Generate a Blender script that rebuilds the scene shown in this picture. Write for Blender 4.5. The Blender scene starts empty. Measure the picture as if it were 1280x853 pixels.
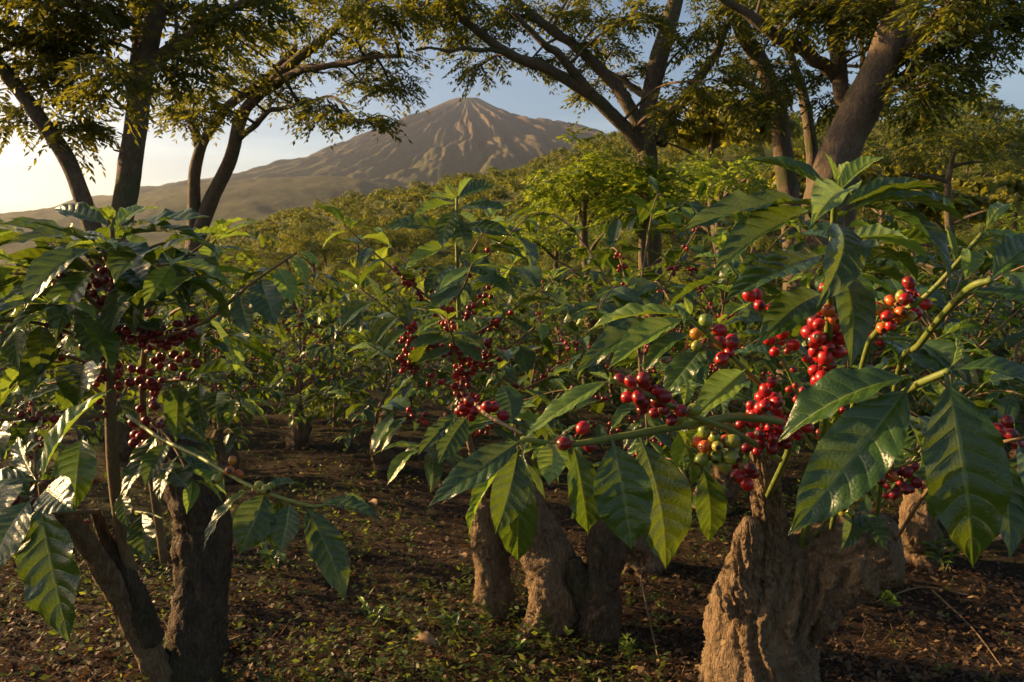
import bpy, math, random
import numpy as np
from mathutils import Vector, Matrix

# ------------------------------------------------------------------ camera, sky, sun, exposure
SC = bpy.context.scene
COL = SC.collection
FPX = 995.6                       # focal length in photo pixels (28 mm on 36 mm, 1280 wide)
CAM = Vector((0.0, 0.0, 1.2))
PITCH = math.atan((426.5 - 320.0) / FPX)
SUN_AZ, SUN_EL = math.radians(-72.0), math.radians(16.5)

cam_d = bpy.data.cameras.new('camera')
cam = bpy.data.objects.new('camera', cam_d)
COL.objects.link(cam)
cam_d.lens, cam_d.sensor_width, cam_d.clip_start, cam_d.clip_end = 28.0, 36.0, 0.05, 40000.0
cam.location = CAM
cam.rotation_euler = (math.pi / 2 - PITCH, 0, 0)
cam_d.dof.use_dof = True
cam_d.dof.focus_distance = 1.4
cam_d.dof.aperture_fstop = 22.0
SC.camera = cam

world = bpy.data.worlds.new('World')
SC.world = world
world.use_nodes = True
wn, wl = world.node_tree.nodes, world.node_tree.links
wn.clear()
w_out = wn.new('ShaderNodeOutputWorld')
w_bg = wn.new('ShaderNodeBackground')
w_bg.inputs['Strength'].default_value = 0.055
sky = wn.new('ShaderNodeTexSky')
sky.sky_type = 'NISHITA'
sky.sun_disc = False
sky.sun_elevation = SUN_EL
sky.sun_rotation = SUN_AZ
sky.altitude = 900.0
sky.air_density, sky.dust_density, sky.ozone_density = 1.0, 1.6, 1.4
# thin high cloud: noise on the direction projected on a flat cloud layer
geo = wn.new('ShaderNodeTexCoord')
sep = wn.new('ShaderNodeSeparateXYZ')
wl.new(geo.outputs['Generated'], sep.inputs[0])
zc = wn.new('ShaderNodeMath'); zc.operation = 'MAXIMUM'; zc.inputs[1].default_value = 0.0
wl.new(sep.outputs['Z'], zc.inputs[0])
za = wn.new('ShaderNodeMath'); za.operation = 'ADD'; za.inputs[1].default_value = 0.10
wl.new(zc.outputs[0], za.inputs[0])
vd = wn.new('ShaderNodeVectorMath'); vd.operation = 'DIVIDE'
cz = wn.new('ShaderNodeCombineXYZ')
for i in range(3):
    wl.new(za.outputs[0], cz.inputs[i])
wl.new(geo.outputs['Generated'], vd.inputs[0]); wl.new(cz.outputs[0], vd.inputs[1])
mp = wn.new('ShaderNodeMapping'); mp.inputs['Scale'].default_value = (0.55, 1.1, 0.0)
mp.inputs['Location'].default_value = (3.1, 0.4, 0.0)
wl.new(vd.outputs[0], mp.inputs['Vector'])
nz = wn.new('ShaderNodeTexNoise'); nz.inputs['Scale'].default_value = 0.9
nz.inputs['Detail'].default_value = 7.0; nz.inputs['Roughness'].default_value = 0.55
wl.new(mp.outputs[0], nz.inputs['Vector'])
cr = wn.new('ShaderNodeMapRange'); cr.inputs['From Min'].default_value = 0.46; cr.inputs['From Max'].default_value = 0.68
cr.inputs['To Max'].default_value = 0.7
wl.new(nz.outputs[0], cr.inputs['Value'])
br = wn.new('ShaderNodeMixRGB'); br.blend_type = 'MULTIPLY'; br.inputs[0].default_value = 1.0
wl.new(sky.outputs[0], br.inputs[1]); br.inputs[2].default_value = (1.75, 1.5, 1.35, 1)
mx = wn.new('ShaderNodeMixRGB')
wl.new(cr.outputs[0], mx.inputs[0]); wl.new(sky.outputs[0], mx.inputs[1]); wl.new(br.outputs[0], mx.inputs[2])
wl.new(mx.outputs[0], w_bg.inputs['Color'])
wl.new(w_bg.outputs[0], w_out.inputs['Surface'])

SUN_DIR = Vector((math.sin(SUN_AZ) * math.cos(SUN_EL), math.cos(SUN_AZ) * math.cos(SUN_EL), math.sin(SUN_EL)))
sun_d = bpy.data.lights.new('sun', 'SUN')
sun_d.energy = 5.0
sun_d.angle = math.radians(0.6)
sun_d.color = (1.0, 0.64, 0.29)
sun = bpy.data.objects.new('sun', sun_d)
COL.objects.link(sun)
sun.rotation_euler = SUN_DIR.to_track_quat('Z', 'Y').to_euler()
sun.location = SUN_DIR * 60

SC.view_settings.view_transform = 'Standard'
SC.view_settings.look = 'None'
SC.view_settings.gamma = 1.0
SC.view_settings.exposure = 1.5
SC.view_settings.use_curve_mapping = False
SC.cycles.max_bounces = 7
SC.cycles.diffuse_bounces = 3
SC.cycles.glossy_bounces = 2
SC.cycles.transmission_bounces = 4
SC.cycles.transparent_max_bounces = 4
SC.cycles.volume_bounces = 0
SC.cycles.use_denoising = True
SC.cycles.sample_clamp_indirect = 6.0

# ------------------------------------------------------------------ helpers
RNG = np.random.default_rng(7)
_cp, _sp = math.cos(PITCH), math.sin(PITCH)

def ray(px, py):
    a, b = (px - 640.0) / FPX, (426.5 - py) / FPX
    return Vector((a, _cp + b * _sp, -_sp + b * _cp))

def at(px, py, Y):
    d = ray(px, py)
    return CAM + d * (Y / d.y)

def hash3(ix, iy, iz, seed):
    h = (ix.astype(np.int64) * 374761393 + iy.astype(np.int64) * 668265263 + iz.astype(np.int64) * 2147483647 + seed * 1274126177) & 0xFFFFFFFF
    h = ((h ^ (h >> 13)) * 1274126177) & 0xFFFFFFFF
    return ((h ^ (h >> 16)) & 0xFFFFFF) / float(0xFFFFFF)

def vn3(P, seed=0):
    P = np.asarray(P, float)
    I = np.floor(P); Fr = P - I; U = Fr * Fr * (3 - 2 * Fr)
    ix, iy, iz = I[..., 0], I[..., 1], I[..., 2]
    out = 0
    for dx in (0, 1):
        for dy in (0, 1):
            for dz in (0, 1):
                w = (U[..., 0] if dx else 1 - U[..., 0]) * (U[..., 1] if dy else 1 - U[..., 1]) * (U[..., 2] if dz else 1 - U[..., 2])
                out = out + w * hash3(ix + dx, iy + dy, iz + dz, seed)
    return out * 2 - 1

def fbm(P, oct=4, seed=0, gain=0.5):
    P = np.asarray(P, float); s, a, t = 0, 1.0, 0
    for o in range(oct):
        s = s + a * vn3(P * (2 ** o) + 17.3 * o, seed + o); t += a; a *= gain
    return s / t

def sstep(a, b, x):
    t = np.clip((x - a) / (b - a), 0, 1)
    return t * t * (3 - 2 * t)

def mesh_np(name, V, F, uv=None, rnd=None, smooth=False, mat=None):
    """V (n,3), F (m,k) array of equal-size faces, uv per vertex (n,2), rnd per face (m,)"""
    V = np.asarray(V, np.float32); F = np.asarray(F, np.int32)
    me = bpy.data.meshes.new(name)
    m, k = F.shape
    me.vertices.add(len(V)); me.vertices.foreach_set('co', V.ravel())
    me.loops.add(m * k); me.loops.foreach_set('vertex_index', F.ravel())
    me.polygons.add(m)
    me.polygons.foreach_set('loop_start', np.arange(0, m * k, k, dtype=np.int32))
    me.polygons.foreach_set('loop_total', np.full(m, k, np.int32))
    if smooth:
        me.polygons.foreach_set('use_smooth', np.ones(m, bool))
    if uv is not None:
        l = me.uv_layers.new(name='UVMap')
        l.data.foreach_set('uv', np.asarray(uv, np.float32)[F.ravel()].ravel())
    if rnd is not None:
        a = me.attributes.new('rnd', 'FLOAT', 'FACE')
        a.data.foreach_set('value', np.asarray(rnd, np.float32))
    me.update(calc_edges=True)
    me.validate()
    if mat is not None:
        me.materials.append(mat)
    return me

def obj(name, me, parent=None, mat=None, loc=None, M=None):
    o = bpy.data.objects.new(name, me)
    COL.objects.link(o)
    if parent is not None:
        o.parent = parent
    if mat is not None:
        me.materials.append(mat)
    if loc is not None:
        o.location = loc
    if M is not None:
        o.matrix_local = M
    return o

def tag(o, label=None, cat=None, group=None, kind=None):
    if label: o['label'] = label
    if cat: o['category'] = cat
    if group: o['group'] = group
    if kind: o['kind'] = kind
    return o

def thing(name, loc, label, cat, group=None):
    o = bpy.data.objects.new(name, None)
    o.empty_display_size = 0.1
    COL.objects.link(o)
    o.location = loc
    return tag(o, label, cat, group)

def smooth_path(P, n):
    P = np.asarray([tuple(p) for p in P], float)
    if len(P) == 2:
        t = np.linspace(0, 1, n)[:, None]
        return P[0] * (1 - t) + P[1] * t
    Q = np.vstack([2 * P[0] - P[1], P, 2 * P[-1] - P[-2]])
    out = []
    for s in np.linspace(0, len(P) - 1 - 1e-6, n):
        i = int(s); t = s - i
        a, b, c, d = Q[i], Q[i + 1], Q[i + 2], Q[i + 3]
        out.append(0.5 * (2 * b + (c - a) * t + (2 * a - 5 * b + 4 * c - d) * t * t + (3 * b - a - 3 * c + d) * t ** 3))
    return np.array(out)

def frames(P):
    T = np.gradient(P, axis=0); T /= np.linalg.norm(T, axis=1)[:, None] + 1e-12
    A = np.zeros_like(P); B = np.zeros_like(P)
    ref = np.array([0, 1, 0.0]) if abs(T[0][2]) > 0.8 else np.array([0, 0, 1.0])
    a = np.cross(T[0], ref); a /= np.linalg.norm(a)
    for i in range(len(P)):
        a = a - T[i] * a.dot(T[i]); a /= np.linalg.norm(a) + 1e-12
        A[i] = a; B[i] = np.cross(T[i], a)
    return T, A, B

def tube(P, R, k=8, close=True):
    """vertices + quads of a swept tube along dense path P with radii R; ends closed by a tiny ring"""
    P = np.asarray(P, float); R = np.asarray(R, float)
    if close:
        d0 = P[0] - P[1]; d1 = P[-1] - P[-2]
        P = np.vstack([P[0] + d0 * 0.02, P, P[-1] + d1 * 0.15]); R = np.concatenate([[R[0] * 0.02], R, [R[-1] * 0.05]])
    n = len(P)
    T, A, B = frames(P)
    an = np.linspace(0, 2 * np.pi, k, endpoint=False)
    V = P[:, None, :] + R[:, None, None] * (np.cos(an)[None, :, None] * A[:, None, :] + np.sin(an)[None, :, None] * B[:, None, :])
    idx = np.arange(n * k).reshape(n, k)
    nx = np.roll(idx, -1, axis=1)
    F = np.stack([idx[:-1], nx[:-1], nx[1:], idx[1:]], -1).reshape(-1, 4)
    return V.reshape(-1, 3), F

def join(parts):
    Vs, Fs, o = [], [], 0
    for V, F in parts:
        Vs.append(V); Fs.append(F + o); o += len(V)
    return np.vstack(Vs), np.vstack(Fs)

def nrm(v):
    v = np.asarray(v, float)
    return v / (np.linalg.norm(v) + 1e-12)

# ------------------------------------------------------------------ materials
def mat_new(name):
    m = bpy.data.materials.new(name); m.use_nodes = True
    n, l = m.node_tree.nodes, m.node_tree.links
    n.clear()
    out = n.new('ShaderNodeOutputMaterial')
    return m, n, l, out

def M_(n, l, op, a, b=None, c=None):
    x = n.new('ShaderNodeMath'); x.operation = op
    for i, v in enumerate((a, b, c)):
        if v is None: continue
        if isinstance(v, (int, float)): x.inputs[i].default_value = v
        else: l.new(v, x.inputs[i])
    return x.outputs[0]

def mix(n, l, f, a, b, mode='MIX'):
    x = n.new('ShaderNodeMixRGB'); x.blend_type = mode
    for i, v in enumerate((f, a, b)):
        if isinstance(v, (int, float)): x.inputs[i].default_value = v
        elif isinstance(v, tuple): x.inputs[i].default_value = (*v, 1)
        else: l.new(v, x.inputs[i])
    return x.outputs[0]

def noise(n, l, scale, detail=4, vec=None, rough=0.55):
    x = n.new('ShaderNodeTexNoise'); x.inputs['Scale'].default_value = scale
    x.inputs['Detail'].default_value = detail; x.inputs['Roughness'].default_value = rough
    if vec is not None: l.new(vec, x.inputs['Vector'])
    return x.outputs[0]

def rng_map(n, l, v, a, b, c=0.0, d=1.0):
    x = n.new('ShaderNodeMapRange'); l.new(v, x.inputs[0])
    for i, q in enumerate((a, b, c, d)): x.inputs[i + 1].default_value = q
    return x.outputs[0]

def leaf_shader(n, l, out, col, tcol, rough, tfac, bump=None, spec=0.5):
    p = n.new('ShaderNodeBsdfPrincipled')
    l.new(col, p.inputs['Base Color'])
    if isinstance(rough, float): p.inputs['Roughness'].default_value = rough
    else: l.new(rough, p.inputs['Roughness'])
    p.inputs['Specular IOR Level'].default_value = spec
    t = n.new('ShaderNodeBsdfTranslucent'); l.new(tcol, t.inputs['Color'])
    if bump is not None:
        l.new(bump, p.inputs['Normal']); l.new(bump, t.inputs['Normal'])
    m = n.new('ShaderNodeMixShader'); m.inputs[0].default_value = tfac
    l.new(p.outputs[0], m.inputs[1]); l.new(t.outputs[0], m.inputs[2])
    l.new(m.outputs[0], out.inputs['Surface'])

def coffee_leaf_mat(name, c0, c1, veinc, t0, rough=0.3, tf=0.16):
    m, n, l, out = mat_new(name)
    uv = n.new('ShaderNodeUVMap'); s = n.new('ShaderNodeSeparateXYZ'); l.new(uv.outputs[0], s.inputs[0])
    u = M_(n, l, 'ABSOLUTE', M_(n, l, 'MULTIPLY_ADD', s.outputs[0], 2.0, -1.0)); v = s.outputs[1]
    oi = n.new('ShaderNodeObjectInfo')
    geo = n.new('ShaderNodeTexCoord')
    n1 = noise(n, l, 9.0, 4, geo.outputs['Object'])
    n2 = noise(n, l, 60.0, 3, geo.outputs['Object'])
    base = mix(n, l, oi.outputs['Random'], c0, c1)
    base = mix(n, l, rng_map(n, l, n1, 0.35, 0.75, 0.0, 0.45), base, (c1[0] * 1.5, c1[1] * 1.35, c1[2]))
    # lateral veins run forward from the midrib to the margin
    ph = M_(n, l, 'FRACT', M_(n, l, 'SUBTRACT', M_(n, l, 'MULTIPLY', v, 9.0), M_(n, l, 'MULTIPLY', M_(n, l, 'POWER', u, 1.4), 1.15)))
    dv = M_(n, l, 'ABSOLUTE', M_(n, l, 'SUBTRACT', ph, 0.5))
    lat = rng_map(n, l, dv, 0.0, 0.09, 1.0, 0.0)
    lat = M_(n, l, 'MULTIPLY', lat, rng_map(n, l, u, 0.55, 0.98, 0.55, 0.0))
    mid = rng_map(n, l, u, 0.025, 0.075, 1.0, 0.0)
    vein = M_(n, l, 'MAXIMUM', lat, mid)
    base = mix(n, l, vein, base, veinc)
    # a few brown blemishes
    sp = rng_map(n, l, n2, 0.72, 0.78, 0.0, 0.6)
    base = mix(n, l, sp, base, (0.10, 0.075, 0.02))
    tc = mix(n, l, vein, mix(n, l, oi.outputs['Random'], t0, (t0[0] * 0.7, t0[1] * 0.85, t0[2])), (t0[0] * 1.2, t0[1] * 1.05, t0[2] * 1.4))
    bp = n.new('ShaderNodeBump'); bp.inputs['Strength'].default_value = 0.25; bp.inputs['Distance'].default_value = 0.01
    hh = M_(n, l, 'SUBTRACT', M_(n, l, 'MULTIPLY', n2, 0.5), M_(n, l, 'MULTIPLY', vein, 0.7))
    l.new(hh, bp.inputs['Height'])
    rg = rng_map(n, l, n1, 0.3, 0.8, rough - 0.04, rough + 0.12)
    leaf_shader(n, l, out, base, tc, rg, tf, bp.outputs[0], 0.6)
    return m

def foliage_mat(name, c0, c1, c2, t0, tfac=0.4, rough=0.5, spec=0.35):
    m, n, l, out = mat_new(name)
    a = n.new('ShaderNodeAttribute'); a.attribute_name = 'rnd'
    oi = n.new('ShaderNodeObjectInfo')
    r = a.outputs['Fac']
    base = mix(n, l, rng_map(n, l, r, 0.0, 0.6), c0, c1)
    base = mix(n, l, rng_map(n, l, r, 0.7, 1.0), base, c2)
    base = mix(n, l, oi.outputs['Random'], base, mix(n, l, 0.5, base, c1), 'MIX')
    tc = mix(n, l, r, t0, (t0[0] * 1.5, t0[1] * 1.2, t0[2]))
    leaf_shader(n, l, out, base, tc, rough, tfac, None, spec)
    return m

def bark_mat(name, c0, c1, c2, scale=14.0, bump=0.7, stretch=0.3, moss=None):
    m, n, l, out = mat_new(name)
    g = n.new('ShaderNodeTexCoord')
    mpn = n.new('ShaderNodeMapping'); mpn.inputs['Scale'].default_value = (1, 1, stretch)
    l.new(g.outputs['Object'], mpn.inputs['Vector'])
    a = noise(n, l, scale, 8, mpn.outputs[0], 0.65)
    b = noise(n, l, scale * 4.5, 6, mpn.outputs[0], 0.6)
    big = noise(n, l, scale * 0.2, 3, g.outputs['Object'])
    vo = n.new('ShaderNodeTexVoronoi'); vo.feature = 'DISTANCE_TO_EDGE'; vo.inputs['Scale'].default_value = scale * 2.6
    wv = n.new('ShaderNodeVectorMath'); wv.operation = 'ADD'
    l.new(mpn.outputs[0], wv.inputs[0])
    sc_ = n.new('ShaderNodeVectorMath'); sc_.operation = 'SCALE'; sc_.inputs['Scale'].default_value = 2.2 / scale
    ntx = n.new('ShaderNodeTexNoise'); ntx.inputs['Scale'].default_value = scale * 0.8; l.new(mpn.outputs[0], ntx.inputs['Vector'])
    l.new(ntx.outputs['Color'], sc_.inputs[0]); l.new(sc_.outputs[0], wv.inputs[1]); l.new(wv.outputs[0], vo.inputs['Vector'])
    crack = rng_map(n, l, vo.outputs['Distance'], 0.0, 0.12, 0.0, 1.0)
    col = mix(n, l, rng_map(n, l, a, 0.3, 0.7), c0, c1)
    col = mix(n, l, rng_map(n, l, b, 0.45, 0.75, 0.0, 0.7), col, c2)
    col = mix(n, l, M_(n, l, 'MULTIPLY', M_(n, l, 'SUBTRACT', 1.0, crack), 0.2), col, (c0[0] * 0.4, c0[1] * 0.4, c0[2] * 0.4))
    if moss:
        col = mix(n, l, rng_map(n, l, big, 0.5, 0.68, 0.0, 0.75), col, moss)
    p = n.new('ShaderNodeBsdfPrincipled'); p.inputs['Roughness'].default_value = 0.85; p.inputs['Specular IOR Level'].default_value = 0.25
    l.new(col, p.inputs['Base Color'])
    bp = n.new('ShaderNodeBump'); bp.inputs['Strength'].default_value = bump; bp.inputs['Distance'].default_value = 0.02
    h = M_(n, l, 'ADD', M_(n, l, 'MULTIPLY', a, 0.8), M_(n, l, 'ADD', M_(n, l, 'MULTIPLY', b, 0.35), M_(n, l, 'MULTIPLY', crack, 0.12)))
    l.new(h, bp.inputs['Height']); l.new(bp.outputs[0], p.inputs['Normal'])
    l.new(p.outputs[0], out.inputs['Surface'])
    return m

def simple_mat(name, c0, c1, rough=0.6, scale=40.0, spec=0.3):
    m, n, l, out = mat_new(name)
    g = n.new('ShaderNodeTexCoord'); a = noise(n, l, scale, 5, g.outputs['Object'])
    p = n.new('ShaderNodeBsdfPrincipled'); p.inputs['Roughness'].default_value = rough; p.inputs['Specular IOR Level'].default_value = spec
    l.new(mix(n, l, rng_map(n, l, a, 0.3, 0.7), c0, c1), p.inputs['Base Color'])
    l.new(p.outputs[0], out.inputs['Surface'])
    return m

def cherry_mat(name, c0, c1, c2):
    m, n, l, out = mat_new(name)
    g = n.new('ShaderNodeTexCoord'); oi = n.new('ShaderNodeObjectInfo')
    s = n.new('ShaderNodeSeparateXYZ'); l.new(g.outputs['Object'], s.inputs[0])
    off = n.new('ShaderNodeVectorMath'); off.operation = 'ADD'; l.new(g.outputs['Object'], off.inputs[0])
    cb = n.new('ShaderNodeCombineXYZ'); l.new(M_(n, l, 'MULTIPLY', oi.outputs['Random'], 37.0), cb.inputs[0]); l.new(cb.outputs[0], off.inputs[1])
    a = noise(n, l, 1.1, 3, off.outputs[0])
    base = mix(n, l, rng_map(n, l, a, 0.35, 0.68), c0, c1)
    base = mix(n, l, rng_map(n, l, oi.outputs['Random'], 0.55, 1.0, 0.0, 0.8), base, c2)
    base = mix(n, l, rng_map(n, l, s.outputs[2], 0.93, 1.0), base, (0.05, 0.022, 0.012))
    p = n.new('ShaderNodeBsdfPrincipled'); l.new(base, p.inputs['Base Color'])
    f = noise(n, l, 9.0, 4, off.outputs[0])
    l.new(rng_map(n, l, f, 0.3, 0.7, 0.22, 0.42), p.inputs['Roughness'])
    p.inputs['Specular IOR Level'].default_value = 0.5
    l.new(p.outputs[0], out.inputs['Surface'])
    return m

MAT = {}
MAT['leaf'] = coffee_leaf_mat('coffee_leaf', (0.013, 0.038, 0.006), (0.028, 0.064, 0.008), (0.10, 0.15, 0.03), (0.33, 0.45, 0.025), 0.22)
MAT['leaf_young'] = coffee_leaf_mat('young_coffee_leaf', (0.075, 0.15, 0.018), (0.12, 0.19, 0.024), (0.20, 0.26, 0.06), (0.48, 0.62, 0.05), 0.22, 0.26)
MAT['field_leaf'] = foliage_mat('field_coffee_leaf', (0.014, 0.042, 0.008), (0.028, 0.072, 0.012), (0.07, 0.11, 0.018), (0.25, 0.38, 0.025), 0.34, 0.34, 0.45)
MAT['tree_leaf'] = foliage_mat('shade_tree_leaf', (0.020, 0.040, 0.009), (0.034, 0.056, 0.012), (0.07, 0.082, 0.016), (0.25, 0.28, 0.025), 0.38, 0.5)
MAT['bush_leaf'] = foliage_mat('bush_leaf', (0.03, 0.07, 0.010), (0.06, 0.11, 0.015), (0.12, 0.15, 0.02), (0.34, 0.48, 0.03), 0.42, 0.45)
MAT['gold_leaf'] = foliage_mat('olive_leaf', (0.07, 0.085, 0.012), (0.11, 0.115, 0.016), (0.16, 0.15, 0.02), (0.40, 0.43, 0.03), 0.42, 0.5)
MAT['forest'] = foliage_mat('forest_leaf', (0.038, 0.068, 0.012), (0.07, 0.10, 0.017), (0.135, 0.14, 0.025), (0.34, 0.38, 0.03), 0.24, 0.7, 0.2)
MAT['weed'] = foliage_mat('weed_leaf', (0.022, 0.046, 0.010), (0.042, 0.074, 0.014), (0.085, 0.105, 0.02), (0.3, 0.42, 0.04), 0.35, 0.5)
MAT['litter'] = foliage_mat('leaf_litter', (0.042, 0.024, 0.012), (0.095, 0.055, 0.026), (0.22, 0.145, 0.07), (0.25, 0.13, 0.04), 0.15, 0.7)
MAT['bark'] = bark_mat('tree_bark', (0.085, 0.058, 0.038), (0.16, 0.115, 0.075), (0.24, 0.19, 0.13), 16.0, 1.0, 0.4, (0.06, 0.075, 0.02))
MAT['stump'] = bark_mat('gnarled_bark', (0.12, 0.075, 0.04), (0.24, 0.16, 0.09), (0.34, 0.25, 0.15), 34.0, 1.0, 0.22)
MAT['stump_dark'] = bark_mat('shaded_gnarled_bark', (0.045, 0.03, 0.019), (0.09, 0.062, 0.039), (0.16, 0.125, 0.08), 34.0, 0.9, 0.28, (0.045, 0.05, 0.018))  # darker bark copy, shadow over the backlit plant's trunk put into the colour
MAT['wood_stem'] = bark_mat('coffee_stem_bark', (0.13, 0.09, 0.05), (0.22, 0.16, 0.09), (0.30, 0.24, 0.15), 60.0, 0.4, 0.2)
MAT['green_stem'] = simple_mat('green_stem', (0.10, 0.15, 0.025), (0.17, 0.19, 0.04), 0.5, 60)
MAT['brown_twig'] = simple_mat('brown_twig', (0.12, 0.075, 0.035), (0.2, 0.14, 0.07), 0.7, 60)
MAT['red'] = cherry_mat('cherry_red', (0.42, 0.016, 0.014), (0.30, 0.008, 0.012), (0.22, 0.006, 0.012))
MAT['dark'] = cherry_mat('cherry_dark', (0.20, 0.008, 0.012), (0.12, 0.006, 0.010), (0.25, 0.02, 0.012))
MAT['orange'] = cherry_mat('cherry_orange', (0.50, 0.14, 0.02), (0.42, 0.05, 0.015), (0.36, 0.22, 0.03))
MAT['green'] = cherry_mat('cherry_green', (0.20, 0.23, 0.03), (0.13, 0.19, 0.025), (0.34, 0.27, 0.04))

# ------------------------------------------------------------------ terrain
_cx = [-900, -200, 0, 120, 220, 300, 400, 480, 560, 640, 700, 760, 900, 1050, 1150, 1210, 1290, 1500, 2200]
_cy = [330, 330, 322, 316, 308, 278, 252, 236, 223, 210, 192, 172, 150, 142, 132, 128, 150, 190, 300]
_caz = np.array([math.atan2(ray(x, y).x, ray(x, y).y) for x, y in zip(_cx, _cy)])
_cel = np.array([math.atan2(ray(x, y).z, math.hypot(ray(x, y).x, ray(x, y).y)) for x, y in zip(_cx, _cy)])
_crr = np.interp(_caz, [-0.7, -0.3, 0.0, 0.25, 0.6], [300, 420, 480, 380, 260])

def terrain(x, y):
    x = np.asarray(x, float); y = np.asarray(y, float)
    r = np.hypot(x, y) + 1e-6; az = np.arctan2(x, y)
    el = np.interp(az, _caz, _cel, left=0.0, right=0.0)
    R = np.interp(az, _caz, _crr)
    P = np.stack([x, y, np.zeros_like(x)], -1)
    h = 0.035 * fbm(P * 1.1, 3, 5) * sstep(0.3, 1.5, r) + 0.016 * fbm(P * 6.0, 3, 9) * (1 - sstep(12, 30, r))
    h = h - 0.75 * sstep(4.5, 13, r) - 12.25 * sstep(13, 105, r)
    crest = np.tan(el) * R - 7.0 + CAM.z
    h = h + sstep(85, 1.0 * R, r) ** 0.8 * (crest + 13.0)
    h = h + (5.0 * fbm(P / 70.0, 3, 21) + 2.0 * fbm(P / 22.0, 2, 33)) * sstep(60, 220, r) * (1 - 0.6 * sstep(R * 0.8, R, r))
    h = h - sstep(R * 1.02, R * 2.4, r) * (np.maximum(crest, 0) + 12.0)
    return h

def gz(x, y):
    return float(terrain(np.array([x]), np.array([y]))[0])

# ground sheet: polar grid with spacing growing with distance, out past the horizon hills
rr = np.concatenate([[0.0], np.geomspace(0.35, 9000, 300)])
na = 600
aa = np.linspace(-math.pi, math.pi, na, endpoint=False)
Rg, Ag = np.meshgrid(rr, aa, indexing='ij')
Xg, Yg = Rg * np.sin(Ag), Rg * np.cos(Ag)
Zg = terrain(Xg, Yg)
idx = np.arange(len(rr) * na).reshape(len(rr), na); nx_ = np.roll(idx, -1, axis=1)
Fg = np.stack([idx[:-1], idx[1:], nx_[1:], nx_[:-1]], -1).reshape(-1, 4)[:, ::-1]

m, n, l, out = mat_new('plantation_soil')
g = n.new('ShaderNodeTexCoord'); P_ = g.outputs['Object']
a1 = noise(n, l, 3.0, 8, P_, 0.65); a2 = noise(n, l, 28.0, 8, P_, 0.7); a3 = noise(n, l, 0.7, 4, P_)
col = mix(n, l, rng_map(n, l, a1, 0.3, 0.7), (0.020, 0.014, 0.009), (0.042, 0.029, 0.018))
col = mix(n, l, rng_map(n, l, a2, 0.5, 0.8, 0.0, 0.7), col, (0.09, 0.064, 0.04))
col = mix(n, l, rng_map(n, l, a3, 0.48, 0.62, 0.0, 0.5), col, (0.045, 0.055, 0.017))
sp_ = n.new('ShaderNodeVectorMath'); sp_.operation = 'LENGTH'; l.new(P_, sp_.inputs[0])
far = rng_map(n, l, sp_.outputs['Value'], 25.0, 70.0)
f1 = noise(n, l, 0.05, 6, P_)
col = mix(n, l, far, col, mix(n, l, rng_map(n, l, f1, 0.35, 0.65), (0.045, 0.06, 0.015), (0.085, 0.085, 0.02)))
p = n.new('ShaderNodeBsdfPrincipled'); p.inputs['Roughness'].default_value = 0.95; p.inputs['Specular IOR Level'].default_value = 0.15
l.new(col, p.inputs['Base Color'])
bp = n.new('ShaderNodeBump'); bp.inputs['Strength'].default_value = 0.9; bp.inputs['Distance'].default_value = 0.04
l.new(M_(n, l, 'ADD', a2, M_(n, l, 'MULTIPLY', a1, 1.5)), bp.inputs['Height']); l.new(bp.outputs[0], p.inputs['Normal'])
l.new(p.outputs[0], out.inputs['Surface'])
ground = obj('ground', mesh_np('ground', np.stack([Xg, Yg, Zg], -1).reshape(-1, 3), Fg, smooth=True, mat=m))
tag(ground, 'brown plantation soil rolling up into wooded slopes', 'ground', kind='structure')

# ------------------------------------------------------------------ far ridge and volcano
def rock_mat(name, lo, mid_, hi, z0, z1):
    m, n, l, out = mat_new(name)
    g = n.new('ShaderNodeTexCoord'); P_ = g.outputs['Object']
    a = noise(n, l, 0.006, 8, P_, 0.62); b = noise(n, l, 0.035, 8, P_, 0.7)
    s = n.new('ShaderNodeSeparateXYZ'); l.new(P_, s.inputs[0])
    t = M_(n, l, 'ADD', s.outputs[2], M_(n, l, 'MULTIPLY', M_(n, l, 'SUBTRACT', a, 0.5), (z1 - z0) * 0.9))
    col = mix(n, l, rng_map(n, l, t, z0, z1), lo, mid_)
    col = mix(n, l, rng_map(n, l, b, 0.42, 0.68, 0.0, 0.8), col, hi)
    p = n.new('ShaderNodeBsdfPrincipled'); p.inputs['Roughness'].default_value = 0.95; p.inputs['Specular IOR Level'].default_value = 0.1
    l.new(col, p.inputs['Base Color'])
    bp = n.new('ShaderNodeBump'); bp.inputs['Strength'].default_value = 0.8; bp.inputs['Distance'].default_value = 9.0
    l.new(M_(n, l, 'ADD', a, b), bp.inputs['Height']); l.new(bp.outputs[0], p.inputs['Normal'])
    l.new(p.outputs[0], out.inputs['Surface'])
    return m

def height_px(py, Y):      # height above the plane z=0 of a point seen at row py near the picture's middle, Y metres out
    d = ray(640, py)
    return CAM.z + d.z / d.y * Y

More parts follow.
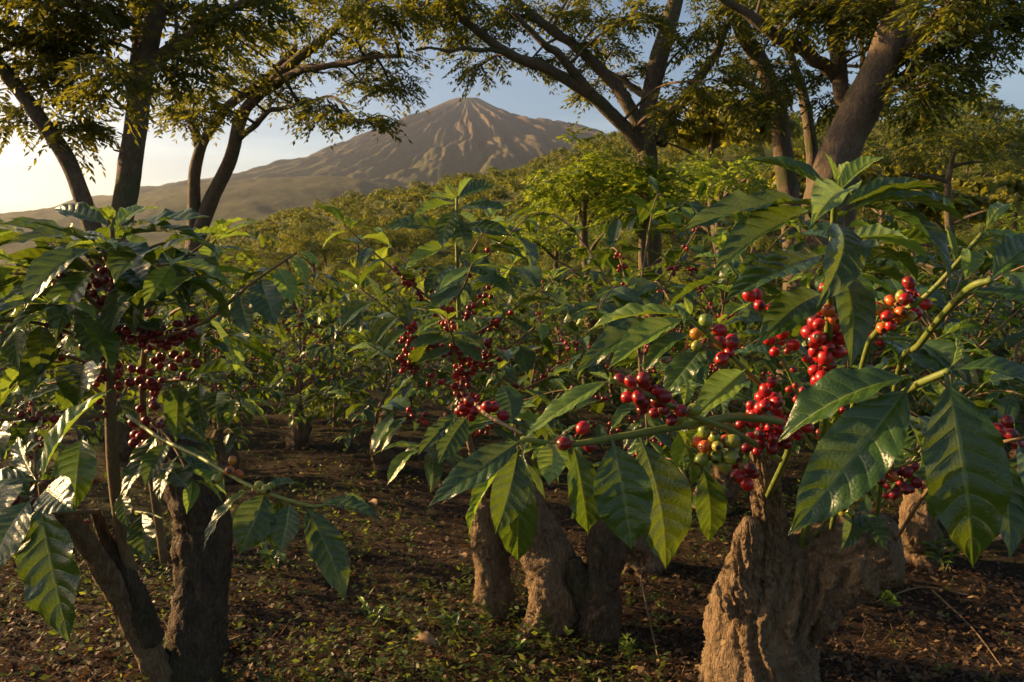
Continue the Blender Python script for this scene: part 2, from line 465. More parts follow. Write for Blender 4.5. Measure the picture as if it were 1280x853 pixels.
VY, VX = 5000.0, float(at(585, 122, 5000).x)
mpx = lambda px: (px) / FPX * VY * 1.0
L_r = np.array([0, 13, 27, 85, 155, 205, 285, 420, 640]) * VY / FPX
L_h = np.array([height_px(v, VY) for v in (122, 123, 128, 160, 195, 216, 236, 262, 330)])
R_r = np.array([0, 13, 24, 65, 90, 105, 130, 160, 230, 420, 640]) * VY / FPX
R_h = np.array([height_px(v, VY) for v in (122, 123, 130, 154, 163, 165, 166, 175, 205, 260, 330)])
F_r = np.array([0, 20, 40, 100, 180, 300, 420, 640]) * VY / FPX
F_h = np.array([height_px(v, VY) for v in (123, 126, 137, 170, 210, 255, 285, 330)])
nr, nt = 190, 950
vr = np.linspace(0, 3000, nr) ** 1.0
vt = np.linspace(0, 2 * math.pi, nt, endpoint=False)
Rv, Tv = np.meshgrid(vr, vt, indexing='ij')
cx_, sx_ = np.cos(Tv), np.sin(Tv)
hl, hr, hf = np.interp(Rv, L_r, L_h), np.interp(Rv, R_r, R_h), np.interp(Rv, F_r, F_h)
wl_, wr_ = np.clip(-cx_, 0, 1) ** 2, np.clip(cx_, 0, 1) ** 2
Hv = hl * wl_ + hr * wr_ + hf * (1 - wl_ - wr_)
Pn = np.stack([cx_ * 3.0, sx_ * 3.0, Rv / 900.0], -1)
warp = fbm(Pn, 3, 3) * 0.9 + fbm(np.stack([Rv * cx_, Rv * sx_, 0 * Rv], -1) / 260.0, 3, 8) * 0.35
gul = np.abs(np.sin(Tv * 15.0 + warp * 3.0 + Rv / 1500.0))
gul2 = np.abs(np.sin(Tv * 31.0 + warp * 5.0))
rad_n = 1 - 2.2 * np.abs(fbm(np.stack([cx_ * 16.0, sx_ * 16.0, Rv / 420.0], -1), 4, 61, 0.6))
amp = sstep(90, 650, Rv) * (1 - 0.55 * sstep(1200, 2400, Rv))
Hv = Hv + amp * ((gul - 0.62) * 52.0 + (gul2 - 0.6) * 26.0 + rad_n * 34.0) * (1 - 0.5 * np.maximum(wl_, wr_ * 0.8)) + fbm(np.stack([Rv * cx_, Rv * sx_, 0 * Rv], -1) / 120.0, 5, 2) * 24.0 * sstep(60, 400, Rv)
Xv, Yv = VX + Rv * cx_, VY + Rv * sx_
idx = np.arange(nr * nt).reshape(nr, nt); nx_ = np.roll(idx, -1, axis=1)
Fv = np.stack([idx[:-1], idx[1:], nx_[1:], nx_[:-1]], -1).reshape(-1, 4)
vol_mat = rock_mat('volcano_slopes', (0.06, 0.07, 0.024), (0.115, 0.086, 0.052), (0.165, 0.12, 0.072), 380.0, 720.0)
volcano = obj('volcano', mesh_np('volcano', np.stack([Xv, Yv, Hv], -1).reshape(-1, 3), Fv, smooth=True, mat=vol_mat))
tag(volcano, 'bare ribbed volcano cone rising above the forest', 'volcano', kind='structure')

RX = [-700, -250, -60, 0, 60, 100, 150, 200, 250, 330, 400, 450, 520, 700]
RY = [318, 290, 270, 266, 261, 255, 247, 237, 228, 222, 219, 222, 236, 300]
raz = np.array([math.atan2(ray(x, y).x, ray(x, y).y) for x, y in zip(RX, RY)])
rel = np.array([ray(x, y).z / math.hypot(ray(x, y).x, ray(x, y).y) for x, y in zip(RX, RY)])
ga = np.linspace(raz[0], raz[-1], 420); gr = np.linspace(1200, 3800, 90)
Gr, Ga = np.meshgrid(gr, ga, indexing='ij')
crest = np.interp(Ga, raz, rel) * 2700.0
tt = np.clip((Gr - 1200) / 1500.0, 0, 1); back = np.clip((Gr - 2700) / 1100.0, 0, 1)
Gx, Gy = Gr * np.sin(Ga), Gr * np.cos(Ga)
Pn = np.stack([Gx, Gy, 0 * Gx], -1)
Gz = -30 + (crest + 30) * (tt ** 1.3) * (1 - 0.8 * back ** 1.5) + fbm(Pn / 320.0, 4, 12) * 45 * np.sin(np.pi * tt) + fbm(Pn / 40.0, 3, 14) * 6.0
idx = np.arange(Gr.size).reshape(Gr.shape)
Fr_ = np.stack([idx[:-1, :-1], idx[:-1, 1:], idx[1:, 1:], idx[1:, :-1]], -1).reshape(-1, 4)[:, ::-1]
ridge_mat = rock_mat('wooded_ridge', (0.05, 0.06, 0.02), (0.085, 0.078, 0.03), (0.11, 0.10, 0.04), 60.0, 300.0)
ridge = obj('far_hills', mesh_np('far_hills', np.stack([Gx, Gy, Gz], -1).reshape(-1, 3), Fr_, smooth=True, mat=ridge_mat))
tag(ridge, 'long hazy wooded ridge at the foot of the volcano', 'hills', kind='structure')

# ------------------------------------------------------------------ leaf-cloud crowns
def quads_from(C, D, N, Lh, Wd):
    """diamond leaves: centre C, long direction D, normal N, half length Lh, half width Wd -> V, F"""
    S = np.cross(D, N); S /= np.linalg.norm(S, axis=1)[:, None] + 1e-9
    k = len(C)
    V = np.stack([C - D * Lh[:, None], C + S * Wd[:, None] - D * (Lh * 0.1)[:, None], C + D * Lh[:, None], C - S * Wd[:, None] - D * (Lh * 0.1)[:, None]], 1).reshape(-1, 3)
    return V, np.arange(4 * k).reshape(k, 4)

def rand_unit(rg, k):
    v = rg.normal(size=(k, 3)); return v / np.linalg.norm(v, axis=1)[:, None]

def cloud_crown(rg, rx, rz, nl, leaf, lobes=9, loose=0.7):
    """lumpy crown centred on the origin: leaves gathered on lobes, gaps between them"""
    lc = rand_unit(rg, lobes) * (0.35 + (0.4 + 0.02 * min(lobes, 20)) * rg.random(lobes) ** 0.7)[:, None]
    lc[:, 2] = np.abs(lc[:, 2]) * 0.9 - 0.25
    lr = (0.28 + 0.27 * rg.random(lobes)) * (1.0 if lobes < 20 else 0.62)
    w = lr ** 2 / np.sum(lr ** 2)
    which = rg.choice(lobes, nl, p=w)
    u = rand_unit(rg, nl)
    u[:, 2] = np.where(u[:, 2] < -0.45, -u[:, 2], u[:, 2])
    rad = lr[which] * ((0.3 + 0.8 * rg.random(nl) ** 0.6) if loose > 0.5 else (0.72 + 0.3 * rg.random(nl)))
    bump = 1 + 0.28 * fbm(u * 2.2 + which[:, None] * 9.1, 2, 3)
    C = lc[which] + u * (rad * bump)[:, None]
    C = C * np.array([rx, rx, rz])
    N = u + loose * rand_unit(rg, nl) + np.array([0, 0, 0.35]); N /= np.linalg.norm(N, axis=1)[:, None]
    D = rand_unit(rg, nl); D[:, 2] -= 0.3
    D -= N * np.sum(D * N, 1)[:, None]; D /= np.linalg.norm(D, axis=1)[:, None] + 1e-9
    s = leaf * (0.6 + 0.8 * rg.random(nl))
    V, F = quads_from(C, D, N, s, s * 0.5)
    r = np.clip(0.5 * rg.random(nl) + 0.5 * hash3(which, which * 0, which * 0, 4) , 0, 1)
    return V, F, r

def proto_tree(name, rg, h, rx, rz, nl, leaf, mat, lobes=9):
    V, F, r = cloud_crown(rg, rx, rz, nl, leaf, lobes, 0.4)
    V = V + np.array([0, 0, h - rz * 0.75])
    crown = mesh_np(name + '_crown', V, F, rnd=r, mat=mat)
    pth = smooth_path([(0, 0, -0.3), (0.12 * rx * rg.normal(), 0.1 * rx * rg.normal(), h * 0.35), (0.1 * rx * rg.normal(), 0.1 * rx, h * 0.7)], 8)
    parts = [tube(pth, np.linspace(0.045, 0.018, 8) * h, 7)]
    for k in range(4):
        a = rg.random() * 6.28; s = pth[4 + k % 3]
        e = s + np.array([math.cos(a) * rx * 0.6, math.sin(a) * rx * 0.6, h * 0.22])
        parts.append(tube(smooth_path([s, (s + e) / 2 + np.array([0, 0, h * 0.03]), e], 6), np.linspace(0.016, 0.005, 6) * h, 5))
    tv, tf = join(parts)
    trunk = mesh_np(name + '_trunk', tv, tf, smooth=True, mat=MAT['bark'])
    return trunk, crown

# hillside wood: the 280 trees that show largest are objects, the mass behind them is stuff
rg = np.random.default_rng(3)
protos = [proto_tree('hillside_tree', rg, 7.0, 3.6, 2.7, 3200, 0.12, MAT['forest'], 7 + k) for k in range(5)]
pts = []
for ring_r in np.geomspace(92, 520, 66):
    dr = ring_r * 0.026
    sp = max(4.8, ring_r * 0.024)
    nn = int(ring_r * 1.56 / sp)
    for k in range(nn):
        az = -0.80 + 1.60 * (k + rg.random()) / nn
        q = ring_r + (rg.random() - 0.5) * max(dr, 4.0)
        pts.append((q * math.sin(az), q * math.cos(az), q, az))
pts = np.array(pts)
tz = terrain(pts[:, 0], pts[:, 1])
Rr = np.interp(pts[:, 3], _caz, _crr)
keep = pts[:, 2] < Rr * 1.12
pts, tz = pts[keep], tz[keep]
sc_ = 0.55 + 1.05 * rg.random(len(pts)) ** 2.2
order = np.argsort(-(sc_ / pts[:, 2]) * (np.abs(pts[:, 3]) < 0.62))
for i in order[:280]:
    x, y = pts[i, 0], pts[i, 1]
    size = 'small' if sc_[i] < 0.9 else ('large' if sc_[i] > 1.25 else 'middling')
    q_ = pts[i, 2] / np.interp(pts[i, 3], _caz, _crr)
    where = 'at the foot of' if q_ < 0.42 else ('half way up' if q_ < 0.7 else 'near the top of')
    t = thing('hillside_tree', (x, y, tz[i] - 0.1), '%s rounded golden green tree %s the wooded slope before the volcano' % (size, where), 'tree', 'trees on the hillside')
    t.rotation_euler[2] = rg.random() * 6.28
    s = sc_[i]; t.scale = (s * (0.85 + 0.3 * rg.random()), s, s * (0.8 + 0.4 * rg.random()))
    tr, crw = protos[int(rg.integers(5))]
    obj('trunk', tr, t); tag(obj('crown', crw, t), kind='stuff')
rest = order[280:]
Vs, Rs = [], []
simple = [cloud_crown(rg, 3.7, 2.7, 175, 0.47, 7, 0.35) for k in range(6)]
for i in rest:
    V, F, r = simple[int(rg.integers(6))]
    a = rg.random() * 6.28; c, s = math.cos(a), math.sin(a)
    Q = V * sc_[i] * (0.9 + 0.2 * rg.random())
    Vs.append(np.stack([Q[:, 0] * c - Q[:, 1] * s + pts[i, 0], Q[:, 0] * s + Q[:, 1] * c + pts[i, 1], Q[:, 2] + tz[i] + 2.6 * sc_[i]], -1))
    Rs.append(np.clip(r * 0.6 + rg.random() * 0.4, 0, 1))
Vs = np.vstack(Vs)
wood = obj('distant_wood', mesh_np('distant_wood', Vs, np.arange(len(Vs)).reshape(-1, 4), rnd=np.concatenate(Rs), mat=MAT['forest']))
tag(wood, 'dense far-off wood covering the upper slope', 'wood', kind='stuff')

def fronds(rg, O, D, Ln, npair=7, ll=0.085):
    """O origins, D unit directions, Ln lengths -> leaflet quads"""
    k = len(O)
    up = np.array([0, 0, 1.0])
    S = np.cross(D, up); S /= np.linalg.norm(S, axis=1)[:, None] + 1e-9
    # roll the frond a little around its axis
    ro = rg.normal(0, 0.35, k)[:, None]
    N0 = np.cross(S, D); S = S * np.cos(ro) + N0 * np.sin(ro)
    C, DD, NN, LL = [], [], [], []
    for i in range(npair):
        s = (i + 0.8) / npair
        base = O + D * (Ln * s)[:, None]; base[:, 2] -= 0.35 * Ln * s * s
        for sg in (-1, 1):
            if i == npair - 1 and sg == 1:
                d = D.copy()
            else:
                d = S * sg * 0.85 + D * 0.55
            d = d + rg.normal(0, 0.14, (k, 3)); d[:, 2] -= 0.38
            d /= np.linalg.norm(d, axis=1)[:, None]
            le = ll * (0.75 + 0.5 * rg.random(k)) * (1 - 0.35 * abs(s - 0.6))
            nn = np.cross(d, np.cross(up + 0.5 * rg.normal(size=(k, 3)), d)); nn /= np.linalg.norm(nn, axis=1)[:, None] + 1e-9
            C.append(base + d * (le * 0.55)[:, None]); DD.append(d); NN.append(nn); LL.append(le * 0.5)
    C, DD, NN, LL = np.vstack(C), np.vstack(DD), np.vstack(NN), np.concatenate(LL)
    return quads_from(C, DD, NN, LL, LL * 0.33)

# ------------------------------------------------------------------ bushy trees between the field and the hillside
def bushy_tree(px, py, Y, rxp, ryp, mat, label, nl=9000, leaf=0.05, lobes=14, name='bushy_tree', seed=1, fr=False):
    rg = np.random.default_rng(seed)
    c = at(px, py, Y); rx, rz = rxp / FPX * Y, ryp / FPX * Y
    b = Vector((c.x, c.y, gz(c.x, c.y)))
    t = thing(name, b, label, 'tree', 'bushy trees beyond the coffee')
    V, F, r = cloud_crown(rg, rx, rz, nl, leaf, lobes)
    if fr:                                        # sprays of leaflets in place of single leaves
        O = V[F[::9, 0]]; D = O / np.array([rx, rx, rz]); D = D / (np.linalg.norm(D, axis=1)[:, None] + 1e-6) + rg.normal(0, 0.55, O.shape)
        D[:, 2] = D[:, 2] * 0.5; D /= np.linalg.norm(D, axis=1)[:, None]
        V, F = fronds(rg, O, D, leaf * (2.2 + 1.4 * rg.random(len(O))), 6, leaf * 1.35)
        r = np.clip(0.5 * rg.random(len(F)) + 0.5 * np.tile(rg.random(len(O)), len(F) // len(O)), 0, 1)
    V = V + np.array([0, 0, c.z - b.z])
    tag(obj('crown', mesh_np('crown', V, F, rnd=r, mat=mat), t), kind='stuff')
    h = c.z - b.z
    pth = smooth_path([(0, 0, -0.1), (0.1 * rx, 0.05, h * 0.4), (-0.08 * rx, 0, h * 0.8), (0, 0, h + rz * 0.3)], 12)
    R0 = 0.03 + 0.02 * h
    obj('trunk', mesh_np('trunk', *tube(pth, np.linspace(R0, R0 * 0.3, 12), 9), smooth=True, mat=MAT['bark']), t)
    for k in range(7):
        a = k * 2.4 + rg.random(); s = pth[int(4 + (k % 6))]
        e = s + np.array([math.cos(a) * rx * 0.7, math.sin(a) * rx * 0.7, rz * (0.2 + 0.5 * rg.random())])
        obj('limb', mesh_np('limb', *tube(smooth_path([s, (s + e) / 2 + np.array([0, 0, 0.06 * rz]), e], 7), np.linspace(R0 * 0.4, R0 * 0.1, 7), 6), smooth=True, mat=MAT['bark']), t)
    return t

BUSH = [
    (735, 235, 8.0, 66, 72, 'bush_leaf', 'leafy bright green tree against the forked shade tree trunk', 9000, 0.042),
    (700, 300, 12.0, 60, 42, 'bush_leaf', 'low green bush left of the forked shade tree, beyond the coffee', 6000, 0.05),
    (808, 262, 7.3, 52, 62, 'bush_leaf', 'green leafy growth wrapped around the forked shade tree trunk', 8000, 0.042),
    (895, 165, 15.0, 90, 60, 'gold_leaf', 'golden olive tree glowing between the forked and the leaning shade trees', 9000, 0.075),
    (905, 235, 12.0, 80, 50, 'bush_leaf', 'dark green bush under the golden olive tree', 7000, 0.055),
    (1000, 235, 16.0, 80, 50, 'gold_leaf', 'olive bush at the foot of the slender shade trees', 7000, 0.07),
    (1195, 185, 13.0, 95, 34, 'tree_leaf', 'dark flat-topped tree beside the big leaning trunk', 9000, 0.055),
    (1190, 262, 16.0, 66, 48, 'gold_leaf', 'sunlit rounded olive bush under the dark flat-topped tree', 7000, 0.07),
    (1275, 250, 18.0, 60, 44, 'gold_leaf', 'sunlit olive bush at the far end of the bush row', 6000, 0.08),
    (1110, 225, 18.0, 66, 44, 'gold_leaf', 'olive bush behind the big leaning trunk', 6000, 0.08),
    (1330, 300, 12.0, 80, 60, 'bush_leaf', 'green bush past the sunlit olive bushes', 6000, 0.055),
]
for k, (px, py, Y, rx, ry, mt, lb, nl, lf) in enumerate(BUSH):
    bushy_tree(px, py, Y, rx, ry, MAT[mt], lb, int(nl * 0.6), lf * 1.15, 26, seed=50 + k, fr=(mt != 'gold_leaf'))

# ------------------------------------------------------------------ shade trees with pinnate leaves
def shade_tree(label, trunk, limbs, pads, seed, mat='tree_leaf', frl=0.22, ll=0.068, name='shade_tree'):
    """trunk/limbs: (list of (px,py,Y), r0_px, r1_px) ; pads: (px,py,rx,ry,Y,n)"""
    rg = np.random.default_rng(seed)
    P0 = at(*trunk[0][0])
    base = Vector((P0.x, P0.y, gz(P0.x, P0.y)))
    t = thing(name, base, label, 'tree', 'shade trees over the coffee')
    off = np.array(base)
    limb_pts = []
    for j, (pl, r0, r1) in enumerate([trunk] + limbs):
        pw = [np.array(at(*q)) for q in pl]
        if j == 0:
            pw[0][2] = base.z - 0.15
        nseg = 12 + 8 * len(pl)
        P = smooth_path(pw, nseg)
        Ym = np.linspace(pl[0][2], pl[-1][2], nseg)
        R = np.linspace(r0, r1, nseg) / FPX * Ym
        if j == 0:
            R = R * (1 + 0.5 * np.exp(-np.linspace(0, 9, nseg)))
        P = P + np.stack([fbm(np.stack([np.linspace(0, 5, nseg), np.full(nseg, j * 3.3), np.full(nseg, c * 7.7)], -1), 2, seed) for c in range(3)], -1) * 0.06 * np.sin(np.linspace(0, math.pi, nseg))[:, None]
        V, F = tube(P - off, R, 14)
        V = V + nrm_rows(V, P - off) * (fbm(V * np.array([9, 9, 3.0]), 3, seed + j)[:, None]) * (R.mean() * 0.22)
        obj('trunk' if j == 0 else 'limb', mesh_np('trunk' if j == 0 else 'limb', V, F, smooth=True, mat=MAT['bark']), t)
        if j > 0:
            limb_pts.append(P[2:])
        else:
            limb_pts.append(P[int(nseg * 0.75):])
    LP = np.vstack(limb_pts)
    twig, FV, FF, o = [], [], [], 0
    for (px, py, rx, ry, Y, nf) in pads:
        c = np.array(at(px, py, Y)); ax = rx / FPX * Y; az = ry / FPX * Y; ay = ax * 0.75
        d = np.linalg.norm(LP - c, axis=1) + 0.8 * np.maximum(0, LP[:, 2] - c[2])
        s = LP[np.argmin(d)]
        midp = (s + c) / 2 + np.array([0, 0, 0.10 * np.linalg.norm(c - s)])
        far = c + nrm(c - s) * ax * 0.5
        mainp = smooth_path([s, midp, c, far], 14)
        twig.append(tube(mainp - off, np.linspace(0.016, 0.005, 14), 5))
        nsub = max(4, nf // 9)
        O, D, Ln = [], [], []
        for q in range(nsub):
            st = mainp[int(5 + rg.random() * 8)]
            u = rand_unit(rg, 1)[0] * (0.55 + 0.45 * rg.random())
            e = c + u * np.array([ax, ay, az])
            sp = smooth_path([st, (st + e) / 2 + np.array([0, 0, 0.05]) + 0.05 * rg.normal(size=3), e], 8)
            twig.append(tube(sp - off, np.linspace(0.005, 0.002, 8), 4))
            per = max(3, nf // nsub)
            for w in range(per):
                f = 0.25 + 0.75 * (w + rg.random()) / per
                p_ = sp[min(7, int(f * 7.99))]
                td = nrm(e - st)
                sd = nrm(np.cross(td, (0, 0, 1))) * (1 if w % 2 else -1)
                dd = nrm(td * 0.7 + sd * 0.8 + rg.normal(0, 0.25, 3) + np.array([0, 0, -0.12]))
                O.append(p_ - off); D.append(dd); Ln.append(frl * (0.7 + 0.6 * rg.random()))
        V, F = fronds(rg, np.array(O), np.array(D), np.array(Ln), 7, ll)
        FV.append(V); FF.append(F + o); o += len(V)
    V, F = np.vstack(FV), np.vstack(FF)
    r = np.clip(0.45 * rg.random(len(F)) + 0.55 * (0.5 + 0.8 * fbm(V[F[:, 0]] * 1.6, 2, seed)), 0, 1)
    tag(obj('crown', mesh_np('crown', V, F, rnd=r, mat=MAT[mat]), t), kind='stuff')
    tag(obj('twigs', mesh_np('twigs', *join(twig), smooth=True, mat=MAT['bark']), t), kind='stuff')
    return t

def nrm_rows(V, P):
    """radial direction of tube vertices from the nearest path point (rows follow the tube order)"""
    k = len(V) // (len(P) + 2)
    c = np.repeat(np.vstack([P[:1], P, P[-1:]]), k, axis=0)
    d = V - c
    return d / (np.linalg.norm(d, axis=1)[:, None] + 1e-9)

rp = np.random.default_rng(99)
def jit(lst, Y, n):
    return [(x, y - 9, rx, ry, Y + rp.uniform(-1.1, 1.1) * Y / 7.0, int(n * (1.25 if y < 40 else 0.85))) for (x, y, rx, ry) in lst]

shade_tree('thick trunked shade tree rising in a V behind the branching sunlit coffee plant',
    ([(112, 560, 5.5), (128, 400, 5.5), (150, 262, 5.5), (170, 130, 5.5), (195, 30, 5.5), (222, -90, 5.5), (250, -220, 5.6)], 16, 9),
    [([(122, 300, 5.5), (85, 205, 5.45), (40, 135, 5.4), (0, 75, 5.3), (-70, -30, 5.2), (-130, -150, 5.2)], 11, 6),
     ([(186, 80, 5.5), (228, 52, 5.4), (255, 28, 5.3), (330, -2, 5.2), (420, -60, 5.0)], 9, 4),
     ([(160, 30, 5.5), (120, 12, 5.3), (80, 0, 5.1), (0, -40, 5.0)], 6, 3),
     ([(172, 120, 5.5), (168, 60, 5.6), (166, 0, 5.8), (150, -110, 6.0)], 8, 4)],
    jit([(30, 62, 60, 22), (95, 92, 70, 24), (45, 118, 60, 18), (25, 160, 40, 16), (88, 172, 46, 14), (20, 15, 55, 20), (95, 12, 60, 16), (130, 62, 45, 18),
         (60, 35, 50, 16), (220, 20, 45, 18), (262, 62, 50, 20), (220, 95, 40, 18), (300, 18, 55, 20), (250, -30, 80, 26), (120, -40, 90, 26), (0, -40, 90, 30),
         (350, -20, 70, 22), (-60, 40, 60, 26), (-90, 110, 60, 22), (130, 110, 30, 14)], 5.4, 78), 11)

shade_tree('slender two-stemmed shade tree leaning toward the volcano',
    ([(238, 470, 8.0), (240, 330, 8.0), (243, 250, 8.0), (250, 180, 8.0), (280, 138, 8.0), (330, 100, 8.0), (370, 60, 8.0)], 9, 4),
    [([(240, 320, 8.0), (262, 250, 8.0), (288, 195, 8.0), (305, 145, 8.0), (335, 112, 8.0), (385, 65, 7.9), (440, 18, 7.8), (520, -40, 7.7)], 10, 4),
     ([(249, 182, 8.0), (228, 130, 8.1), (205, 82, 8.2)], 6, 3),
     ([(330, 115, 8.0), (380, 90, 7.8), (440, 78, 7.6), (500, 70, 7.4)], 6, 2),
     ([(300, 172, 8.0), (340, 140, 7.8), (395, 125, 7.6)], 4, 2)],
    jit([(252, 110, 46, 20), (215, 130, 34, 14), (300, 95, 46, 20), (340, 60, 54, 20), (395, 40, 54, 20), (440, 62, 46, 13), (488, 80, 40, 11), (395, 100, 46, 14),
         (452, 112, 52, 11), (490, 122, 30, 9), (400, 148, 24, 20), (445, 160, 40, 10), (420, 20, 60, 18), (480, 22, 40, 15), (300, 60, 46, 18), (265, 150, 34, 12),
         (350, 130, 34, 12), (230, 150, 20, 10), (470, -20, 60, 22), (360, -10, 60, 20)], 7.8, 70), 12)

shade_tree('forked shade tree with limbs sweeping out above the volcano',
    ([(815, 500, 8.0), (812, 330, 8.0), (812, 200, 8.0), (818, 120, 8.0), (832, 50, 8.0), (848, -40, 8.0), (856, -160, 8.0)], 14, 8),
    [([(806, 190, 8.0), (770, 145, 7.9), (735, 115, 7.8), (680, 82, 7.6), (630, 62, 7.4), (580, 25, 7.2), (540, -10, 7.0)], 9, 4),
     ([(806, 165, 8.0), (765, 105, 8.0), (725, 62, 8.0), (680, 28, 8.0), (620, -20, 8.0)], 8.5, 4),
     ([(738, 116, 7.8), (700, 70, 7.6), (672, 48, 7.5), (640, 15, 7.4)], 6, 3),
     ([(632, 66, 7.4), (575, 60, 7.2), (520, 62, 7.0)], 3.2, 1.5),
     ([(815, 125, 8.0), (785, 105, 8.2), (750, 85, 8.4)], 5, 3),
     ([(825, 180, 8.0), (850, 130, 8.1), (885, 80, 8.2), (915, 20, 8.3)], 9, 4)],
    jit([(525, 18, 44, 16), (575, 12, 46, 16), (610, 45, 40, 14), (650, 22, 50, 18), (700, 28, 50, 18), (750, 40, 50, 20), (800, 30, 46, 20), (580, 62, 30, 8),
         (600, 92, 22, 5), (660, 88, 24, 8), (712, 75, 40, 16), (762, 78, 40, 18), (790, 105, 34, 14), (862, 60, 46, 22), (880, 110, 46, 18), (900, 30, 46, 20),
         (745, 118, 30, 10), (600, -20, 80, 24), (740, -20, 80, 24), (860, -20, 80, 24), (545, 40, 24, 8), (850, 150, 40, 14)], 7.7, 70), 13)

shade_tree('massive leaning shade tree trunk lit on one flank',
    ([(1000, 560, 6.0), (1022, 330, 6.0), (1045, 220, 6.0), (1082, 130, 6.0), (1110, 70, 6.0), (1138, 0, 6.0), (1170, -110, 6.0)], 29, 16),
    [([(1118, 75, 6.0), (1168, 32, 5.8), (1232, -14, 5.6), (1330, -90, 5.4)], 12, 6),
     ([(1128, 100, 6.0), (1180, 58, 6.2), (1262, 22, 6.4), (1340, 0, 6.6)], 9, 4),
     ([(1085, 140, 6.0), (1095, 90, 6.3), (1090, 30, 6.6), (1080, -60, 6.8)], 8, 4)],
    jit([(1180, 20, 60, 22), (1245, 30, 50, 20), (1235, 72, 44, 13), (1190, 100, 40, 12), (1150, 118, 40, 12), (1250, 0, 60, 22), (1110, 10, 60, 22), (1175, 62, 50, 18),
         (1070, 30, 44, 20), (1090, -40, 90, 26), (1220, -50, 90, 26), (1310, 40, 50, 24), (1165, 145, 30, 10)], 6.1, 78), 14)

shade_tree('dark twin-stemmed shade tree between the forked tree and the massive trunk',
    ([(1000, 470, 8.2), (992, 300, 8.2), (982, 200, 8.2), (960, 110, 8.2), (925, 30, 8.2), (895, -50, 8.2)], 14, 8),
    [([(1010, 330, 8.2), (1016, 200, 8.3), (1005, 110, 8.4), (985, 60, 8.5), (965, 0, 8.6)], 8, 4),
     ([(968, 140, 8.2), (940, 110, 8.0), (905, 100, 7.8)], 6, 3)],
    jit([(930, 20, 46, 20), (960, 60, 44, 20), (905, 75, 44, 18), (940, 105, 46, 16), (985, 95, 40, 18), (970, 140, 36, 14), (920, 140, 40, 14), (1000, 30, 44, 20), (900, -20, 70, 24)], 8.2, 70), 15)

shade_tree('pale slender shade tree arching over the young coffee shoot',
    ([(1048, 540, 6.8), (1058, 330, 6.8), (1057, 190, 6.8), (1048, 100, 6.8), (1042, 30, 6.8), (1038, -60, 6.8)], 11, 8),
    [([(1047, 95, 6.8), (1020, 75, 6.7), (985, 55, 6.6), (935, 18, 6.5), (880, -20, 6.4)], 9, 5),
     ([(1056, 150, 6.8), (1072, 110, 6.9), (1078, 60, 7.0)], 5, 3)],
    jit([(1010, 20, 44, 18), (1050, 15, 44, 18), (960, -10, 60, 22), (1015, 110, 40, 14), (1080, 75, 36, 16), (1040, 140, 36, 12), (1100, 130, 36, 12)], 6.8, 70), 16)

# ------------------------------------------------------------------ coffee leaf, cherry
def leaf_mesh(name, seed, arch, wave, fold, twist, mat, nv=72, nu=16):
    rg = np.random.default_rng(seed)
    v = np.linspace(0, 1, nv + 1); u = np.linspace(-1, 1, nu + 1)
    Vv, Uu = np.meshgrid(v, u, indexing='ij')
    s = np.clip((Vv - 0.07) / 0.93, 0, 1)
    w = 0.205 * np.sin(np.pi * s ** 0.92) ** 0.82 * (1 - 0.12 * s)
    tip = sstep(0.80, 1.0, s); w = w * (1 - 0.55 * tip) + 0.0
    w = np.maximum(w, np.where(Vv < 0.1, 0.012, 0.0015))
    ph = rg.random() * 6.28
    lat = np.abs(Uu)
    q = (Vv * 9.0 - lat ** 1.4 * 1.15) - 0.5
    quilt = np.abs(np.sin(np.pi * q)) ** 0.7
    env = np.clip(np.sin(np.pi * s), 0, 1) ** 0.5
    z = 0.026 * quilt * env * (0.15 + lat * (1.5 - 1.25 * lat))
    z = z + fold * lat * w / 0.205 * 0.20
    wav = wave * lat ** 2.2 * env * (np.sin(2 * np.pi * (Vv * 3.6) + ph + (Uu > 0) * 1.9) + 0.3 * np.sin(2 * np.pi * Vv * 6.3 + 2.1 * ph))
    z = z + wav
    z = z + arch * 4 * Vv * (1 - Vv)
    x = Uu * w
    a = twist * (Vv - 0.3)
    zc = arch * 4 * Vv * (1 - Vv)
    dz = z - zc
    x, z = x * np.cos(a) - dz * np.sin(a), zc + x * np.sin(a) + dz * np.cos(a)
    x = x + 0.03 * np.sin(np.pi * Vv) * math.sin(ph)
    V = np.stack([x, Vv, z], -1).reshape(-1, 3)
    idx = np.arange(len(V)).reshape(nv + 1, nu + 1)
    F = np.stack([idx[:-1, :-1], idx[:-1, 1:], idx[1:, 1:], idx[1:, :-1]], -1).reshape(-1, 4)
    return mesh_np(name, V, F, uv=np.stack([(Uu + 1) / 2, Vv], -1).reshape(-1, 2), smooth=True, mat=mat)

LEAF, YOUNG, SMALL, SMALLY = [], [], [], []
for k in range(10):
    prm = (k + 40, [0.05, 0.09, 0.13, 0.07, 0.11, 0.03, 0.16, 0.06, 0.1, 0.08][k], 0.010 + 0.006 * (k % 3), [0.22, 0.38, 0.28, 0.48, 0.18][k % 5], [-0.3, 0.2, 0.42, -0.15, 0.0][k % 5])
    LEAF.append(leaf_mesh('coffee_leaf', *prm, MAT['leaf']))
    if k < 4: YOUNG.append(leaf_mesh('young_coffee_leaf', *prm, MAT['leaf_young']))
    if k < 7: SMALL.append(leaf_mesh('coffee_leaf_light', *prm, MAT['leaf'], 14, 6))
    if k < 3: SMALLY.append(leaf_mesh('young_coffee_leaf_light', *prm, MAT['leaf_young'], 14, 6))
LW = 0.40

